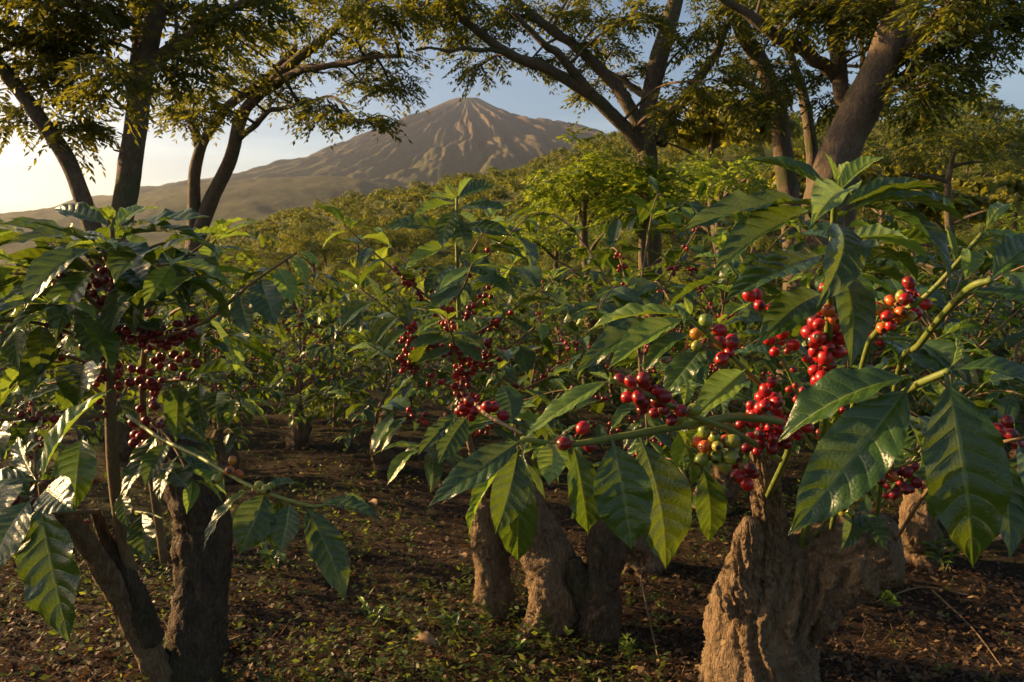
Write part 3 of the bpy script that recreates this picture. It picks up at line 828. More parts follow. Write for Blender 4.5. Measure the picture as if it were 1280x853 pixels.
def leaf_M(b, tip, hint, wid):
    b, tip = np.asarray(b, float), np.asarray(tip, float)
    y = tip - b; L = np.linalg.norm(y); yn = y / L
    z = np.asarray(hint, float); z = nrm(z - yn * z.dot(yn))
    x = np.cross(yn, z)
    sx = wid / LW
    M = Matrix.Identity(4)
    for i in range(3):
        M[i][0] = x[i] * sx; M[i][1] = yn[i] * L; M[i][2] = z[i] * L; M[i][3] = b[i]
    return M

def cherry_mesh(name, mat, ns=14, nr_=9):
    th = np.linspace(0, np.pi, nr_ + 1)
    V = []
    for t in th:
        r = math.sin(t); z = math.cos(t) * 1.13
        if t < 0.01: r, z = 0.03, 0.98
        elif t < np.pi / nr_ * 1.2: r, z = 0.26, 1.09
        if t > np.pi - 0.01: r = 0.08
        for a in np.linspace(0, 2 * np.pi, ns, endpoint=False):
            V.append((r * math.cos(a) * 1.0, r * math.sin(a) * 0.95, z))
    idx = np.arange((nr_ + 1) * ns).reshape(nr_ + 1, ns); nx = np.roll(idx, -1, axis=1)
    F = np.stack([idx[:-1], idx[1:], nx[1:], nx[:-1]], -1).reshape(-1, 4)
    V = np.array(V)
    V2, F2 = tube(np.array([[0, 0, -1.05], [0.1, 0, -1.5], [0.05, 0.1, -2.0]]), np.array([0.16, 0.11, 0.11]), 5)
    V, F = join([(V, F), (V2, F2)])
    return mesh_np(name, V, F, smooth=True, mat=mat)

CH = {c: cherry_mesh('cherry_' + c, MAT[c]) for c in ('red', 'dark', 'orange', 'green')}
CHS = {c: cherry_mesh('cherry_light_' + c, MAT[c], 8, 6) for c in ('red', 'dark', 'orange', 'green')}

def cherry_M(p, d, r):
    z = nrm(d); x = nrm(np.cross(z, (0.3, 0.5, 0.81))); y = np.cross(z, x)
    M = Matrix.Identity(4)
    for i in range(3):
        M[i][0] = x[i] * r; M[i][1] = y[i] * r; M[i][2] = z[i] * r; M[i][3] = p[i]
    return M

def cluster(rg, c, tang, n, r, kinds, spread=1.0):
    """n berries packed round a node: list of (pos, outward dir, radius, kind)"""
    out = []; tries = 0; lim = 1.0
    tang = nrm(tang)
    while len(out) < n and tries < 900:
        tries += 1
        if tries % 60 == 0: lim *= 1.12
        u = rand_unit(rg, 1)[0]
        u = u - tang * u.dot(tang) * 0.35
        rad = r * (1.35 + rg.random() * lim * 1.1) * spread
        p = c + nrm(u) * rad + tang * rg.normal() * r * 0.9 * lim * spread
        rr_ = r * (0.85 + 0.28 * rg.random())
        if all(np.linalg.norm(p - q[0]) > (rr_ + q[2]) * 0.94 for q in out):
            out.append((p, p - c + 0.25 * r * rg.normal(size=3), rr_, kinds[int(rg.integers(len(kinds)))]))
    return out

def dress(rg, P, l0, l1, step, llen, c0=0, c1=0, ncl=6, cr=0.0075, kinds=('red',), droop=0.5, cstep=0.05, wfac=0.4, young_end=True):
    """leaf pairs on the arc fraction l0..l1 of path P, cherry clusters on c0..c1"""
    T, A, B = frames(P)
    seg = np.concatenate([[0], np.cumsum(np.linalg.norm(np.diff(P, axis=0), axis=1))]); Ltot = seg[-1]
    leaves, ch = [], []
    s = l0 * Ltot
    while s <= l1 * Ltot:
        i = int(np.argmin(abs(seg - s))); t = T[i]; f = s / Ltot
        side = nrm(np.cross(t, (0, 0, 1)) + 1e-6)
        ro = rg.normal(0, 0.45)
        upv = np.cross(side, t); side = side * math.cos(ro) + upv * math.sin(ro)
        for sg in (-1, 1):
            if rg.random() < 0.08: continue
            L = llen * (0.72 + 0.5 * rg.random()) * (1.0 if f < 0.88 else 0.72)
            dr = droop * (0.5 + rg.random())
            d = nrm(side * sg * (0.7 + 0.4 * rg.random()) + t * (0.35 + 0.5 * rg.random()) + np.array([0, 0, -dr]))
            b = P[i]
            hint = np.array([0, 0, 1.0]) + side * sg * 0.35 * dr + t * 0.3 + rg.normal(0, 0.22, 3)
            leaves.append((b, b + d * L, hint, L * wfac * (0.85 + 0.3 * rg.random()), young_end and f > 0.86))
        s += step * (0.8 + 0.4 * rg.random())
    if l1 >= 0.95:
        t = T[-1]
        for sg in (-1, 1):
            L = llen * 0.6 * (0.8 + 0.4 * rg.random()); side = nrm(np.cross(t, (0, 0, 1)) + 1e-6)
            d = nrm(t + side * sg * 0.5 + np.array([0, 0, -0.1]))
            leaves.append((P[-1], P[-1] + d * L, np.array([0, 0, 1.0]) + rg.normal(0, 0.2, 3), L * wfac * 0.85, young_end))
    s = c0 * Ltot
    while s < c1 * Ltot:
        i = int(np.argmin(abs(seg - s)))
        ch += cluster(rg, P[i], T[i], int(ncl * (0.6 + 0.8 * rg.random())), cr, kinds)
        s += cstep * (0.8 + 0.4 * rg.random())
    return leaves, ch

def put_leaf(parent, lf, small, rg, M0=None):
    b, tp, hint, wid, young = lf
    pool = (SMALLY if young else SMALL) if small else (YOUNG if young else LEAF)
    return obj('leaf', pool[int(rg.integers(len(pool)))], parent, M=leaf_M(b, tp, hint, wid))

def put_cherry(parent, c, small):
    p, d, r, k = c
    return obj('cherry', (CHS if small else CH)[k], parent, M=cherry_M(p, d, r))

def add_branch(plant, P, r0, r1, leaves, ch, mat, small, rg, base):
    """branch path in world space; plant is an Empty at base"""
    V, F = tube(P, np.linspace(r0, r1, len(P)), 7 if not small else 5)
    b = obj('branch', mesh_np('branch', V, F, smooth=True, mat=mat), plant, loc=-base)
    for lf in leaves: put_leaf(b, lf, small, rg)
    for c in ch: put_cherry(b, c, small)
    return b

# knotty wood: dense tubes pushed in and out by noise
def knotty(P, R, k=56, n=90, seed=1, rough=0.16, flute=0.12):
    P = smooth_path(P, n); R = smooth_path([(r, 0, 0) for r in R], n)[:, 0]
    T, A, B = frames(P)
    an = np.linspace(0, 2 * np.pi, k, endpoint=False)
    dirs = np.cos(an)[None, :, None] * A[:, None, :] + np.sin(an)[None, :, None] * B[:, None, :]
    V = P[:, None, :] + R[:, None, None] * dirs
    sc = 1.0 / R.mean()
    s = np.concatenate([[0], np.cumsum(np.linalg.norm(np.diff(P, axis=0), axis=1))])
    loc = np.stack([np.broadcast_to(np.cos(an) * 1.0, (n, k)), np.broadcast_to(np.sin(an) * 1.0, (n, k)), np.broadcast_to((s * sc * 0.35)[:, None], (n, k))], -1)
    sw = (s * sc * 0.22)[:, None]                        # grain spirals slowly round the wood
    ca, sa = np.cos(an[None, :] + sw), np.sin(an[None, :] + sw)
    zz_ = np.broadcast_to((s * sc)[:, None], (n, k))
    g3 = lambda f, fz: np.stack([ca * f, sa * f, zz_ * fz], -1)
    lump = fbm(g3(1.0, 0.55), 3, seed)
    wob = fbm(g3(2.0, 0.8) + 11, 2, seed + 5) * 0.35
    g4 = lambda f, fz: np.stack([np.cos(an[None, :] + sw + wob) * f, np.sin(an[None, :] + sw + wob) * f, zz_ * fz], -1)
    ridge = 1 - 2.4 * np.abs(fbm(g4(2.4, 0.22) + 5, 3, seed + 9))
    cords = 1 - 2.6 * np.abs(fbm(g4(6.0, 0.55) + 3, 3, seed + 4))
    plates = 1 - 2.6 * np.abs(fbm(g4(13.0, 2.4), 3, seed + 14))
    knots = np.clip(fbm(g3(1.7, 1.3) + 31, 2, seed + 6) - 0.3, 0, 1)
    fine = fbm(g3(24, 9.0), 2, seed + 2)
    disp = lump * rough * 1.5 + ridge * flute * 0.8 + np.clip(cords, -1.2, 1) * 0.17 + np.clip(plates, -0.9, 1) * 0.075 + knots * 0.6 + fine * 0.04
    V = V + dirs * (disp * R[:, None])[..., None]
    V = V.reshape(-1, 3)
    idx = np.arange(n * k).reshape(n, k); nx = np.roll(idx, -1, axis=1)
    F = np.stack([idx[:-1], nx[:-1], nx[1:], idx[1:]], -1).reshape(-1, 4)
    # close the ends with a fan folded into quads
    Vc = np.vstack([V, P[0], P[-1] + T[-1] * R[-1] * 0.25]); c0, c1 = len(V), len(V) + 1
    caps = []
    for i in range(0, k, 2):
        a, b, c = i, (i + 1) % k, (i + 2) % k
        caps.append((c0, c, b, a)); q = (n - 1) * k
        caps.append((c1, q + a, q + b, q + c))
    return Vc, np.vstack([F, np.array(caps)])

def px_path(pl):
    return [np.array(at(*q)) for q in pl]

def add_stump(plant, base, pls, mat, seed, name='stump', k=56, n=90, rough=0.16, flute=0.12):
    """pls: list of ([(px,py,Y)...], [radii in photo px])"""
    parts = []
    for j, (pl, rp_) in enumerate(pls):
        R = [r / FPX * q[2] for r, q in zip(rp_, pl)]
        parts.append(knotty(px_path(pl), R, k, n, seed + 7 * j, rough, flute))
    V, F = join(parts)
    return obj(name, mesh_np(name, V, F, smooth=True, mat=mat), plant, loc=-base)

def hero_leaf(b, tp, wid, Y0, Y1=None, hint=None, young=False, k=None):
    Y1 = Y0 if Y1 is None else Y1
    B_, T_ = np.array(at(b[0], b[1], Y0)), np.array(at(tp[0], tp[1], Y1))
    if hint is None:
        hint = nrm(np.array(CAM) - B_) * 0.75 + np.array([-0.15, 0.05, 0.62])
    return (B_, T_, np.asarray(hint, float), wid / FPX * (Y0 + Y1) / 2 * 1.02, young)

UP = np.array([0.0, 0.0, 1.0])
def H(cam_w, up_w, side=0.0):      # facing: towards the viewer's side of the row, up, sideways
    return np.array([side, -cam_w, up_w])

# ------------------------------------------------------------------ coffee plant with the gnarled stump
rg = np.random.default_rng(21)
sb = at(955, 905, 2.03); base = Vector((sb.x, sb.y, gz(sb.x, sb.y)))
R_ = thing('coffee_plant', base, 'coffee plant on a thick gnarled pale stump, laden with red and green cherries', 'coffee plant', 'coffee plants')
add_stump(R_, base, [
    ([(948, 935, 2.05), (948, 850, 2.05), (955, 775, 2.05), (985, 715, 2.05), (1010, 680, 2.05)], [56, 54, 50, 46, 34]),
    ([(940, 800, 2.02), (958, 715, 2.0), (962, 660, 1.98), (958, 610, 1.95), (953, 560, 1.9)], [33, 26, 17, 14, 11]),
    ([(975, 760, 2.05), (1030, 712, 2.0), (1075, 690, 1.95), (1122, 688, 1.9)], [44, 42, 37, 28]),
    ([(925, 760, 2.0), (935, 690, 1.96), (940, 650, 1.94)], [24, 16, 8])], MAT['stump'], 3, k=120, n=170, rough=0.2, flute=0.34)
# the two upright shoots and the branches that reach out from the stump
shoot = smooth_path(px_path([(1000, 690, 2.0), (1022, 600, 1.75), (1032, 500, 1.5), (1036, 400, 1.28), (1041, 300, 1.14), (1044, 236, 1.08)]), 40)
st = obj('stem', mesh_np('stem', *tube(shoot, np.linspace(0.011, 0.0035, 40), 8), smooth=True, mat=MAT['green_stem']), R_, loc=-base)
top = [hero_leaf((1042, 242), (932, 200), 34, 1.08, 1.12, H(.35, 1, -.1)), hero_leaf((1044, 246), (1106, 197), 26, 1.08, 1.12, H(.5, 1, -.3), True),
       hero_leaf((1048, 262), (1184, 240), 40, 1.09, 1.12, H(.15, 1, .2)), hero_leaf((1050, 268), (1216, 287), 46, 1.09, 1.05, H(.35, 1, .1)),
       hero_leaf((1064, 244), (1013, 284), 48, 1.10, .94, H(.7, .8, -.3), True), hero_leaf((1035, 256), (848, 291), 40, 1.10, 1.02, H(.4, 1, -.2)),
       hero_leaf((1022, 264), (888, 347), 54, 1.10, .98, H(.6, .9, -.3)), hero_leaf((1030, 318), (903, 379), 58, 1.12, 1.0, H(.7, .9, -.35)),
       hero_leaf((1046, 282), (1020, 386), 58, 1.11, .96, H(1, .45, .1)), hero_leaf((1046, 330), (1063, 462), 50, 1.13, 1.02, H(1, .35, -.1)),
       hero_leaf((1062, 258), (1189, 358), 58, 1.10, .98, H(.6, .8, .5)), hero_leaf((1052, 300), (1160, 325), 44, 1.14, 1.2, H(.3, 1, .2), True),
       hero_leaf((1050, 310), (1148, 355), 40, 1.15, 1.2, H(.3, 1, .2)), hero_leaf((1034, 368), (944, 434), 50, 1.12, 1.02, H(.75, .7, -.1)),
       hero_leaf((1044, 238), (1030, 190), 10, 1.08, 1.08, H(.6, .2, .6), True), hero_leaf((1048, 340), (1120, 372), 34, 1.2, 1.28, H(.3, 1, 0), True),
       hero_leaf((1038, 300), (985, 300), 34, 1.15, 1.25, H(.3, 1, 0)), hero_leaf((1042, 250), (1075, 215), 22, 1.12, 1.25, H(.3, 1, 0), True)]
for lf in top: put_leaf(st, lf, False, rg)
RK = ('red', 'red', 'red', 'dark')
def hero_cluster(par, x, y, Y, n, dpx, kinds, tang=(1, 0, 0.2), spread=1.0):
    for c in cluster(rg, np.array(at(x, y, Y)), np.array(tang), max(3, int(round(n * 0.75))), dpx / 2 / FPX * Y, kinds, spread):
        put_cherry(par, c, False)
hero_cluster(st, 1030, 425, 1.33, 17, 18, RK, (0, 0, 1)); hero_cluster(st, 1026, 462, 1.4, 8, 16, RK, (0, 0, 1))
hero_cluster(st, 1034, 395, 1.26, 6, 16, ('orange', 'red'), (0, 0, 1)); hero_cluster(st, 978, 428, 1.35, 5, 15, ('red', 'green'))

def branch_px(plant, base, pl, r0, r1, mat, leaves=(), n=26):
    P = smooth_path(px_path(pl), n)
    return add_branch(plant, P, r0, r1, leaves, [], mat, False, rg, base), P

# long low branch reaching out to the side
b1, _ = branch_px(R_, base, [(960, 620, 1.92), (990, 545, 1.4), (935, 522, 1.12), (860, 531, 1.0), (780, 545, .96), (705, 556, .95), (652, 548, .95)], .0075, .0033, MAT['green_stem'], [
    hero_leaf((655, 548), (535, 634), 46, .95, .90, H(.8, .7, -.2)), hero_leaf((648, 560), (619, 668), 50, .95, .92, H(1, .35, .2)),
    hero_leaf((655, 556), (648, 702), 52, .98, 1.0, H(1, .2, -.2)), hero_leaf((690, 552), (686, 608), 40, .95, .90, H(.8, .7, 0), True),
    hero_leaf((716, 553), (735, 668), 46, .97, .97, H(1, .3, .25)), hero_leaf((765, 548), (790, 688), 76, .95, .92, H(1, .3, -.2)),
    hero_leaf((800, 545), (832, 712), 80, .97, .95, H(1, .35, .1)), hero_leaf((878, 580), (886, 678), 42, 1.02, 1.05, H(1, .3, 0)),
    hero_leaf((652, 560), (586, 672), 18, .98, 1.0, H(.5, .4, -.8), True), hero_leaf((706, 556), (712, 650), 30, 1.0, 1.08, H(.8, .4, .3)),
    hero_leaf((845, 535), (862, 610), 36, 1.03, 1.1, H(.6, .9, .2)), hero_leaf((880, 535), (845, 590), 34, 1.05, 1.12, H(.6, .9, .2), True)])
hero_cluster(b1, 722, 548, .95, 4, 17, ('dark', 'red')); hero_cluster(b1, 930, 590, 1.1, 8, 16, ('dark', 'red', 'orange'))
hero_cluster(b1, 893, 560, 1.03, 17, 17, ('green', 'green', 'green', 'orange'), (1, 0, -.3), 1.15)
hero_cluster(b1, 958, 500, 1.12, 11, 16, ('red',), (.2, 0, 1)); hero_cluster(b1, 960, 545, 1.25, 26, 14, ('red', 'red', 'dark'), (1, 0, .1), 1.1)
hero_cluster(b1, 940, 520, 1.2, 10, 14, ('red',)); hero_cluster(b1, 985, 530, 1.35, 14, 14, ('red',))
b2, _ = branch_px(R_, base, [(975, 575, 1.5), (920, 542, 1.1), (860, 518, .98), (815, 496, .94), (762, 475, .93)], .0055, .003, MAT['green_stem'], [
    hero_leaf((764, 474), (656, 548), 36, .93, .90, H(.5, .9, -.3), True), hero_leaf((762, 476), (735, 466), 16, .93, .97, H(.3, .9, 0), True)])
hero_cluster(b2, 798, 490, .93, 11, 18, RK, (.8, 0, -.4)); hero_cluster(b2, 846, 512, .96, 9, 17, ('dark', 'red', 'orange', 'green'), (.8, 0, -.4))
hero_cluster(b2, 815, 500, .95, 5, 17, ('dark', 'red'))
b3, _ = branch_px(R_, base, [(1015, 560, 1.7), (975, 505, 1.3), (935, 466, 1.1), (900, 432, 1.03), (862, 398, 1.0)], .005, .003, MAT['green_stem'], [
    hero_leaf((862, 396), (735, 414), 26, 1.0, 1.04, H(.35, 1, -.1), True), hero_leaf((842, 402), (718, 470), 36, 1.02, .98, H(.6, .9, -.2)),
    hero_leaf((858, 398), (760, 462), 42, 1.0, .95, H(.6, .9, -.3), True), hero_leaf((868, 416), (802, 472), 26, 1.01, .99, H(.5, .9, -.3)),
    hero_leaf((884, 428), (828, 497), 42, 1.02, .98, H(.6, .9, -.2)), hero_leaf((932, 462), (868, 522), 42, 1.06, 1.0, H(.7, .8, -.1), True),
    hero_leaf((864, 394), (855, 372), 12, 1.0, 1.0, H(.8, .4, .2), True)])
hero_cluster(b3, 884, 412, 1.01, 6, 16, ('red', 'orange', 'green')); hero_cluster(b3, 908, 436, 1.03, 8, 16, RK)
hero_cluster(b3, 945, 380, 1.25, 6, 15, RK)
b4, _ = branch_px(R_, base, [(1040, 640, 1.8), (1075, 470, 1.3), (1100, 410, 1.15), (1160, 368, 1.08), (1228, 292, 1.05)], .0055, .003, MAT['green_stem'], [
    hero_leaf((1226, 293), (1282, 310), 26, 1.05, 1.0, H(.4, 1, 0), True), hero_leaf((1228, 292), (1300, 345), 40, 1.05, .98, H(.6, .9, .3), True),
    hero_leaf((1218, 305), (1258, 362), 26, 1.05, 1.0, H(.8, .6, .2), True), hero_leaf((1212, 312), (1206, 350), 28, 1.06, 1.0, H(.9, .5, -.2), True),
    hero_leaf((1195, 332), (1182, 280), 12, 1.06, 1.1, H(.8, .2, 0), True), hero_leaf((1230, 290), (1262, 258), 20, 1.06, 1.12, H(.5, .9, 0), True)])
hero_cluster(b4, 1118, 384, 1.12, 15, 16, ('red', 'red', 'orange', 'green'), (.8, 0, .5), 1.1); hero_cluster(b4, 1145, 366, 1.1, 7, 16, ('red', 'orange', 'dark'), (.8, 0, .5))
hero_cluster(b4, 1096, 400, 1.15, 4, 16, ('orange', 'green'))
b5, _ = branch_px(R_, base, [(1040, 660, 1.75), (1060, 560, 1.3), (1105, 514, .95), (1140, 485, .85), (1186, 464, .80)], .006, .0038, MAT['green_stem'], [
    hero_leaf((1142, 470), (972, 554), 64, .84, .86, H(.55, .9, -.2)), hero_leaf((1140, 478), (985, 670), 84, .84, .78, H(.85, .6, -.45)),
    hero_leaf((1182, 466), (1216, 710), 102, .80, .76, H(1, .35, -.15)), hero_leaf((1190, 463), (1310, 500), 54, .80, .76, H(.5, .9, .3)),
    hero_leaf((1120, 510), (1148, 588), 36, .95, 1.0, H(.7, .4, .7)), hero_leaf((1186, 462), (1190, 415), 14, .81, .84, H(.8, .2, .6), True),
    hero_leaf((1150, 485), (1168, 560), 34, .9, 1.0, H(.8, .3, .4))])
b6, _ = branch_px(R_, base, [(1090, 690, 1.9), (1120, 480, 1.4), (1150, 430, 1.1), (1205, 366, .92), (1240, 350, .88)], .0055, .004, MAT['green_stem'], [
    hero_leaf((1205, 366), (1320, 400), 56, .9, .84, H(.45, 1, .2)), hero_leaf((1236, 352), (1300, 300), 40, .9, .95, H(.4, 1, .1))])
b7, _ = branch_px(R_, base, [(1110, 690, 1.92), (1170, 600, 1.7), (1230, 560, 1.45), (1300, 545, 1.3)], .005, .003, MAT['brown_twig'], [
    hero_leaf((1240, 560), (1262, 700), 50, 1.3, 1.2, H(1, .3, -.2)), hero_leaf((1270, 552), (1300, 650), 46, 1.3, 1.2, H(1, .3, .1))])
hero_cluster(b7, 1256, 545, 1.4, 6, 17, ('dark', 'red')); hero_cluster(b7, 1185, 590, 1.6, 8, 13, ('dark',))
b8, _ = branch_px(R_, base, [(1020, 670, 1.95), (1060, 620, 1.75), (1110, 590, 1.6), (1160, 570, 1.5)], .004, .0025, MAT['green_stem'], [
    hero_leaf((1050, 625), (1010, 640), 30, 1.7, 1.6, H(.7, .7, 0)), hero_leaf((1060, 640), (1050, 690), 30, 1.7, 1.6, H(.9, .3, 0)), hero_leaf((1075, 640), (1110, 690), 30, 1.7, 1.6, H(.9, .3, 0))])
hero_cluster(b8, 1100, 588, 1.6, 15, 13, ('dark', 'dark', 'orange')); hero_cluster(b8, 1130, 600, 1.6, 12, 13, ('dark',)); hero_cluster(b8, 1052, 632, 1.68, 7, 13, ('green',))
hero_cluster(b8, 1075, 575, 1.62, 8, 13, ('dark', 'green'))
# fuller foliage behind
for (x0, y0, x1, y1, Ya, Yb) in [(1010, 520, 905, 318, 1.75, 1.6), (1040, 520, 1180, 420, 1.7, 1.7), (1020, 470, 930, 380, 1.5, 1.5), (1045, 430, 1200, 440, 1.5, 1.45),
                                 (1080, 660, 1230, 480, 1.85, 1.7), (1040, 560, 850, 470, 1.75, 1.6), (1060, 600, 1290, 640, 1.9, 1.75), (1030, 360, 1110, 300, 1.3, 1.45)]:
    P = smooth_path([np.array(at(x0, y0, Ya)), np.array(at((x0 + x1) / 2, (y0 + y1) / 2 - 12, (Ya + Yb) / 2)), np.array(at(x1, y1, Yb))], 20)
    lv, ch = dress(rg, P, 0.35, 1.0, 0.055, 0.13, 0.1, 0.5, 3, 0.0072, RK, 0.6)
    add_branch(R_, P, .004, .002, lv, ch, MAT['green_stem'], False, rg, base)

# ------------------------------------------------------------------ sunlit coffee plant with the broken limb
sb = at(228, 890, 2.08); base = Vector((sb.x, sb.y, gz(sb.x, sb.y)))
L_ = thing('coffee_plant', base, 'bushy backlit coffee plant with dark red cherries and a broken limb at its base', 'coffee plant', 'coffee plants')
add_stump(L_, base, [
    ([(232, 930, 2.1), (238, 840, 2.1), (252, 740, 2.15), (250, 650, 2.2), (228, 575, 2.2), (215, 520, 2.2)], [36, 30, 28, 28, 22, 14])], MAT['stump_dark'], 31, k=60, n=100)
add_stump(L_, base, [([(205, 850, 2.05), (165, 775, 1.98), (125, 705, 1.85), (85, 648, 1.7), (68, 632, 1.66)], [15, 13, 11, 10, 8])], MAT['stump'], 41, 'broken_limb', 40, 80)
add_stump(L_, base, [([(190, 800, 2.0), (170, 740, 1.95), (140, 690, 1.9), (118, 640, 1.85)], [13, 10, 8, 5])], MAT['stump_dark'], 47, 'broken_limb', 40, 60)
P = smooth_path(px_path([(172, 760, 2.0), (155, 680, 1.9), (142, 590, 1.8), (138, 500, 1.7), (140, 420, 1.6), (142, 350, 1.55), (140, 285, 1.5)]), 50)
obj('stem', mesh_np('stem', *tube(P, np.linspace(.019, .004, 50), 10), smooth=True, mat=MAT['wood_stem']), L_, loc=-base)
P = smooth_path(px_path([(205, 700, 2.1), (190, 600, 2.0), (178, 500, 1.85), (182, 420, 1.8), (190, 340, 1.75)]), 30)
obj('stem', mesh_np('stem', *tube(P, np.linspace(.012, .004, 30), 8), smooth=True, mat=MAT['wood_stem']), L_, loc=-base)
DK = ('dark',)
bl, _ = branch_px(L_, base, [(120, 640, 1.85), (70, 640, 1.3), (55, 625, 1.05), (50, 605, 1.0)], .006, .003, MAT['brown_twig'], [
    hero_leaf((50, 606), (141, 486), 44, 1.0, 1.06, H(.5, .8, -.4), True), hero_leaf((56, 612), (92, 640), 54, 1.0, .95, H(.9, .4, .3)),
    hero_leaf((104, 545), (94, 640), 50, 1.05, 1.0, H(1, .3, .2)), hero_leaf((48, 622), (88, 805), 84, .97, .92, H(1, .1, -.05)),
    hero_leaf((48, 602), (-40, 616), 36, 1.0, 1.0, H(.5, .9, -.1)), hero_leaf((42, 622), (-10, 720), 66, .98, .93, H(.95, .4, -.2)),
    hero_leaf((45, 600), (22, 545), 22, 1.05, 1.15, H(.7, .4, -.4)), hero_leaf((44, 640), (10, 690), 44, 1.05, 1.1, H(.8, .4, -.4))])
bl, _ = branch_px(L_, base, [(140, 430, 1.62), (190, 425, 1.55), (256, 402, 1.45), (310, 358, 1.4), (370, 316, 1.38)], .0045, .0022, MAT['brown_twig'], [
    hero_leaf((298, 366), (312, 418), 34, 1.4, 1.36, H(1, .3, -.2)), hero_leaf((325, 348), (345, 408), 42, 1.4, 1.34, H(1, .35, .1)),
    hero_leaf((345, 335), (366, 382), 28, 1.39, 1.36, H(1, .3, .3), True), hero_leaf((366, 318), (384, 358), 18, 1.38, 1.35, H(.8, .4, .3), True),
    hero_leaf((372, 315), (399, 334), 14, 1.38, 1.38, H(.6, .8, .2), True), hero_leaf((285, 372), (290, 400), 22, 1.4, 1.45, H(.8, .4, 0)),
    hero_leaf((335, 340), (310, 352), 26, 1.4, 1.48, H(.4, 1, 0))])
for c in [(205, 425), (232, 410), (180, 420)]: hero_cluster(bl, c[0], c[1], 1.55, 12, 11, DK)
bl, _ = branch_px(L_, base, [(160, 520, 1.75), (200, 548, 1.6), (250, 572, 1.45), (310, 606, 1.32), (385, 632, 1.25), (420, 628, 1.24)], .005, .0024, MAT['green_stem'], [
    hero_leaf((318, 608), (254, 690), 26, 1.32, 1.25, H(.6, .5, -.7)), hero_leaf((332, 614), (298, 694), 52, 1.3, 1.24, H(1, .3, .1)),
    hero_leaf((362, 626), (350, 692), 40, 1.28, 1.24, H(1, .35, -.1)), hero_leaf((380, 630), (432, 752), 46, 1.26, 1.2, H(.9, .3, .35)),
    hero_leaf((400, 628), (478, 652), 28, 1.25, 1.2, H(.4, .9, .2)), hero_leaf((415, 628), (465, 640), 24, 1.24, 1.3, H(.4, .9, .2)),
    hero_leaf((350, 622), (345, 688), 38, 1.32, 1.36, H(.9, .3, .2)), hero_leaf((330, 612), (385, 612), 26, 1.3, 1.38, H(.3, 1, 0))])
hero_cluster(bl, 285, 588, 1.38, 5, 13, ('green', 'orange')); hero_cluster(bl, 330, 610, 1.3, 2, 12, ('green',))
bl, _ = branch_px(L_, base, [(170, 640, 1.95), (178, 641, 1.88), (190, 643, 1.8), (202, 648, 1.74)], .0035, .002, MAT['green_stem'], [
    hero_leaf((178, 640), (185, 705), 38, 1.8, 1.72, H(1, .35, 0)), hero_leaf((205, 580), (235, 612), 40, 1.75, 1.65, H(.5, .9, .3)), hero_leaf((150, 615), (160, 660), 24, 1.8, 1.75, H(.9, .4, 0))])
for (x, y, Y, nn) in [(112, 402, 1.6, 10), (128, 440, 1.62, 12), (160, 408, 1.6, 10), (205, 452, 1.75, 12), (178, 470, 1.8, 12), (178, 540, 1.85, 14), (184, 565, 1.9, 12), (150, 470, 1.68, 8), (188, 505, 1.85, 10), (230, 440, 1.7, 8)]:
    hero_cluster(bl, x, y, Y, int(nn * 0.75), 11, DK, (0, 0, 1), 1.1)
tp = smooth_path(px_path([(140, 330, 1.54), (141, 300, 1.52), (140, 272, 1.5)]), 8)
bt = add_branch(L_, tp, .004, .002, [
    hero_leaf((138, 298), (6, 306), 40, 1.52, 1.42, H(.4, 1, -.2)), hero_leaf((140, 285), (68, 261), 34, 1.5, 1.55, H(.4, 1, -.1)),
    hero_leaf((142, 290), (263, 272), 42, 1.5, 1.45, H(.3, 1, .1)), hero_leaf((142, 300), (259, 302), 42, 1.52, 1.42, H(.4, 1, .2)),
    hero_leaf((118, 338), (70, 428), 46, 1.48, 1.38, H(.95, .4, -.1)), hero_leaf((150, 335), (206, 380), 44, 1.5, 1.4, H(.7, .7, .3)),
    hero_leaf((140, 280), (112, 262), 20, 1.5, 1.42, H(.7, .6, 0), True), hero_leaf((141, 276), (135, 256), 16, 1.5, 1.5, H(.8, .3, .2), True),
    hero_leaf((138, 310), (40, 345), 44, 1.55, 1.45, H(.5, .9, -.3)), hero_leaf((136, 300), (60, 320), 40, 1.55, 1.62, H(.3, 1, -.2)),
    hero_leaf((142, 305), (215, 330), 40, 1.55, 1.6, H(.3, 1, .2)), hero_leaf((143, 288), (200, 262), 32, 1.55, 1.65, H(.3, 1, .1), True)], [], MAT['green_stem'], False, rg, base)
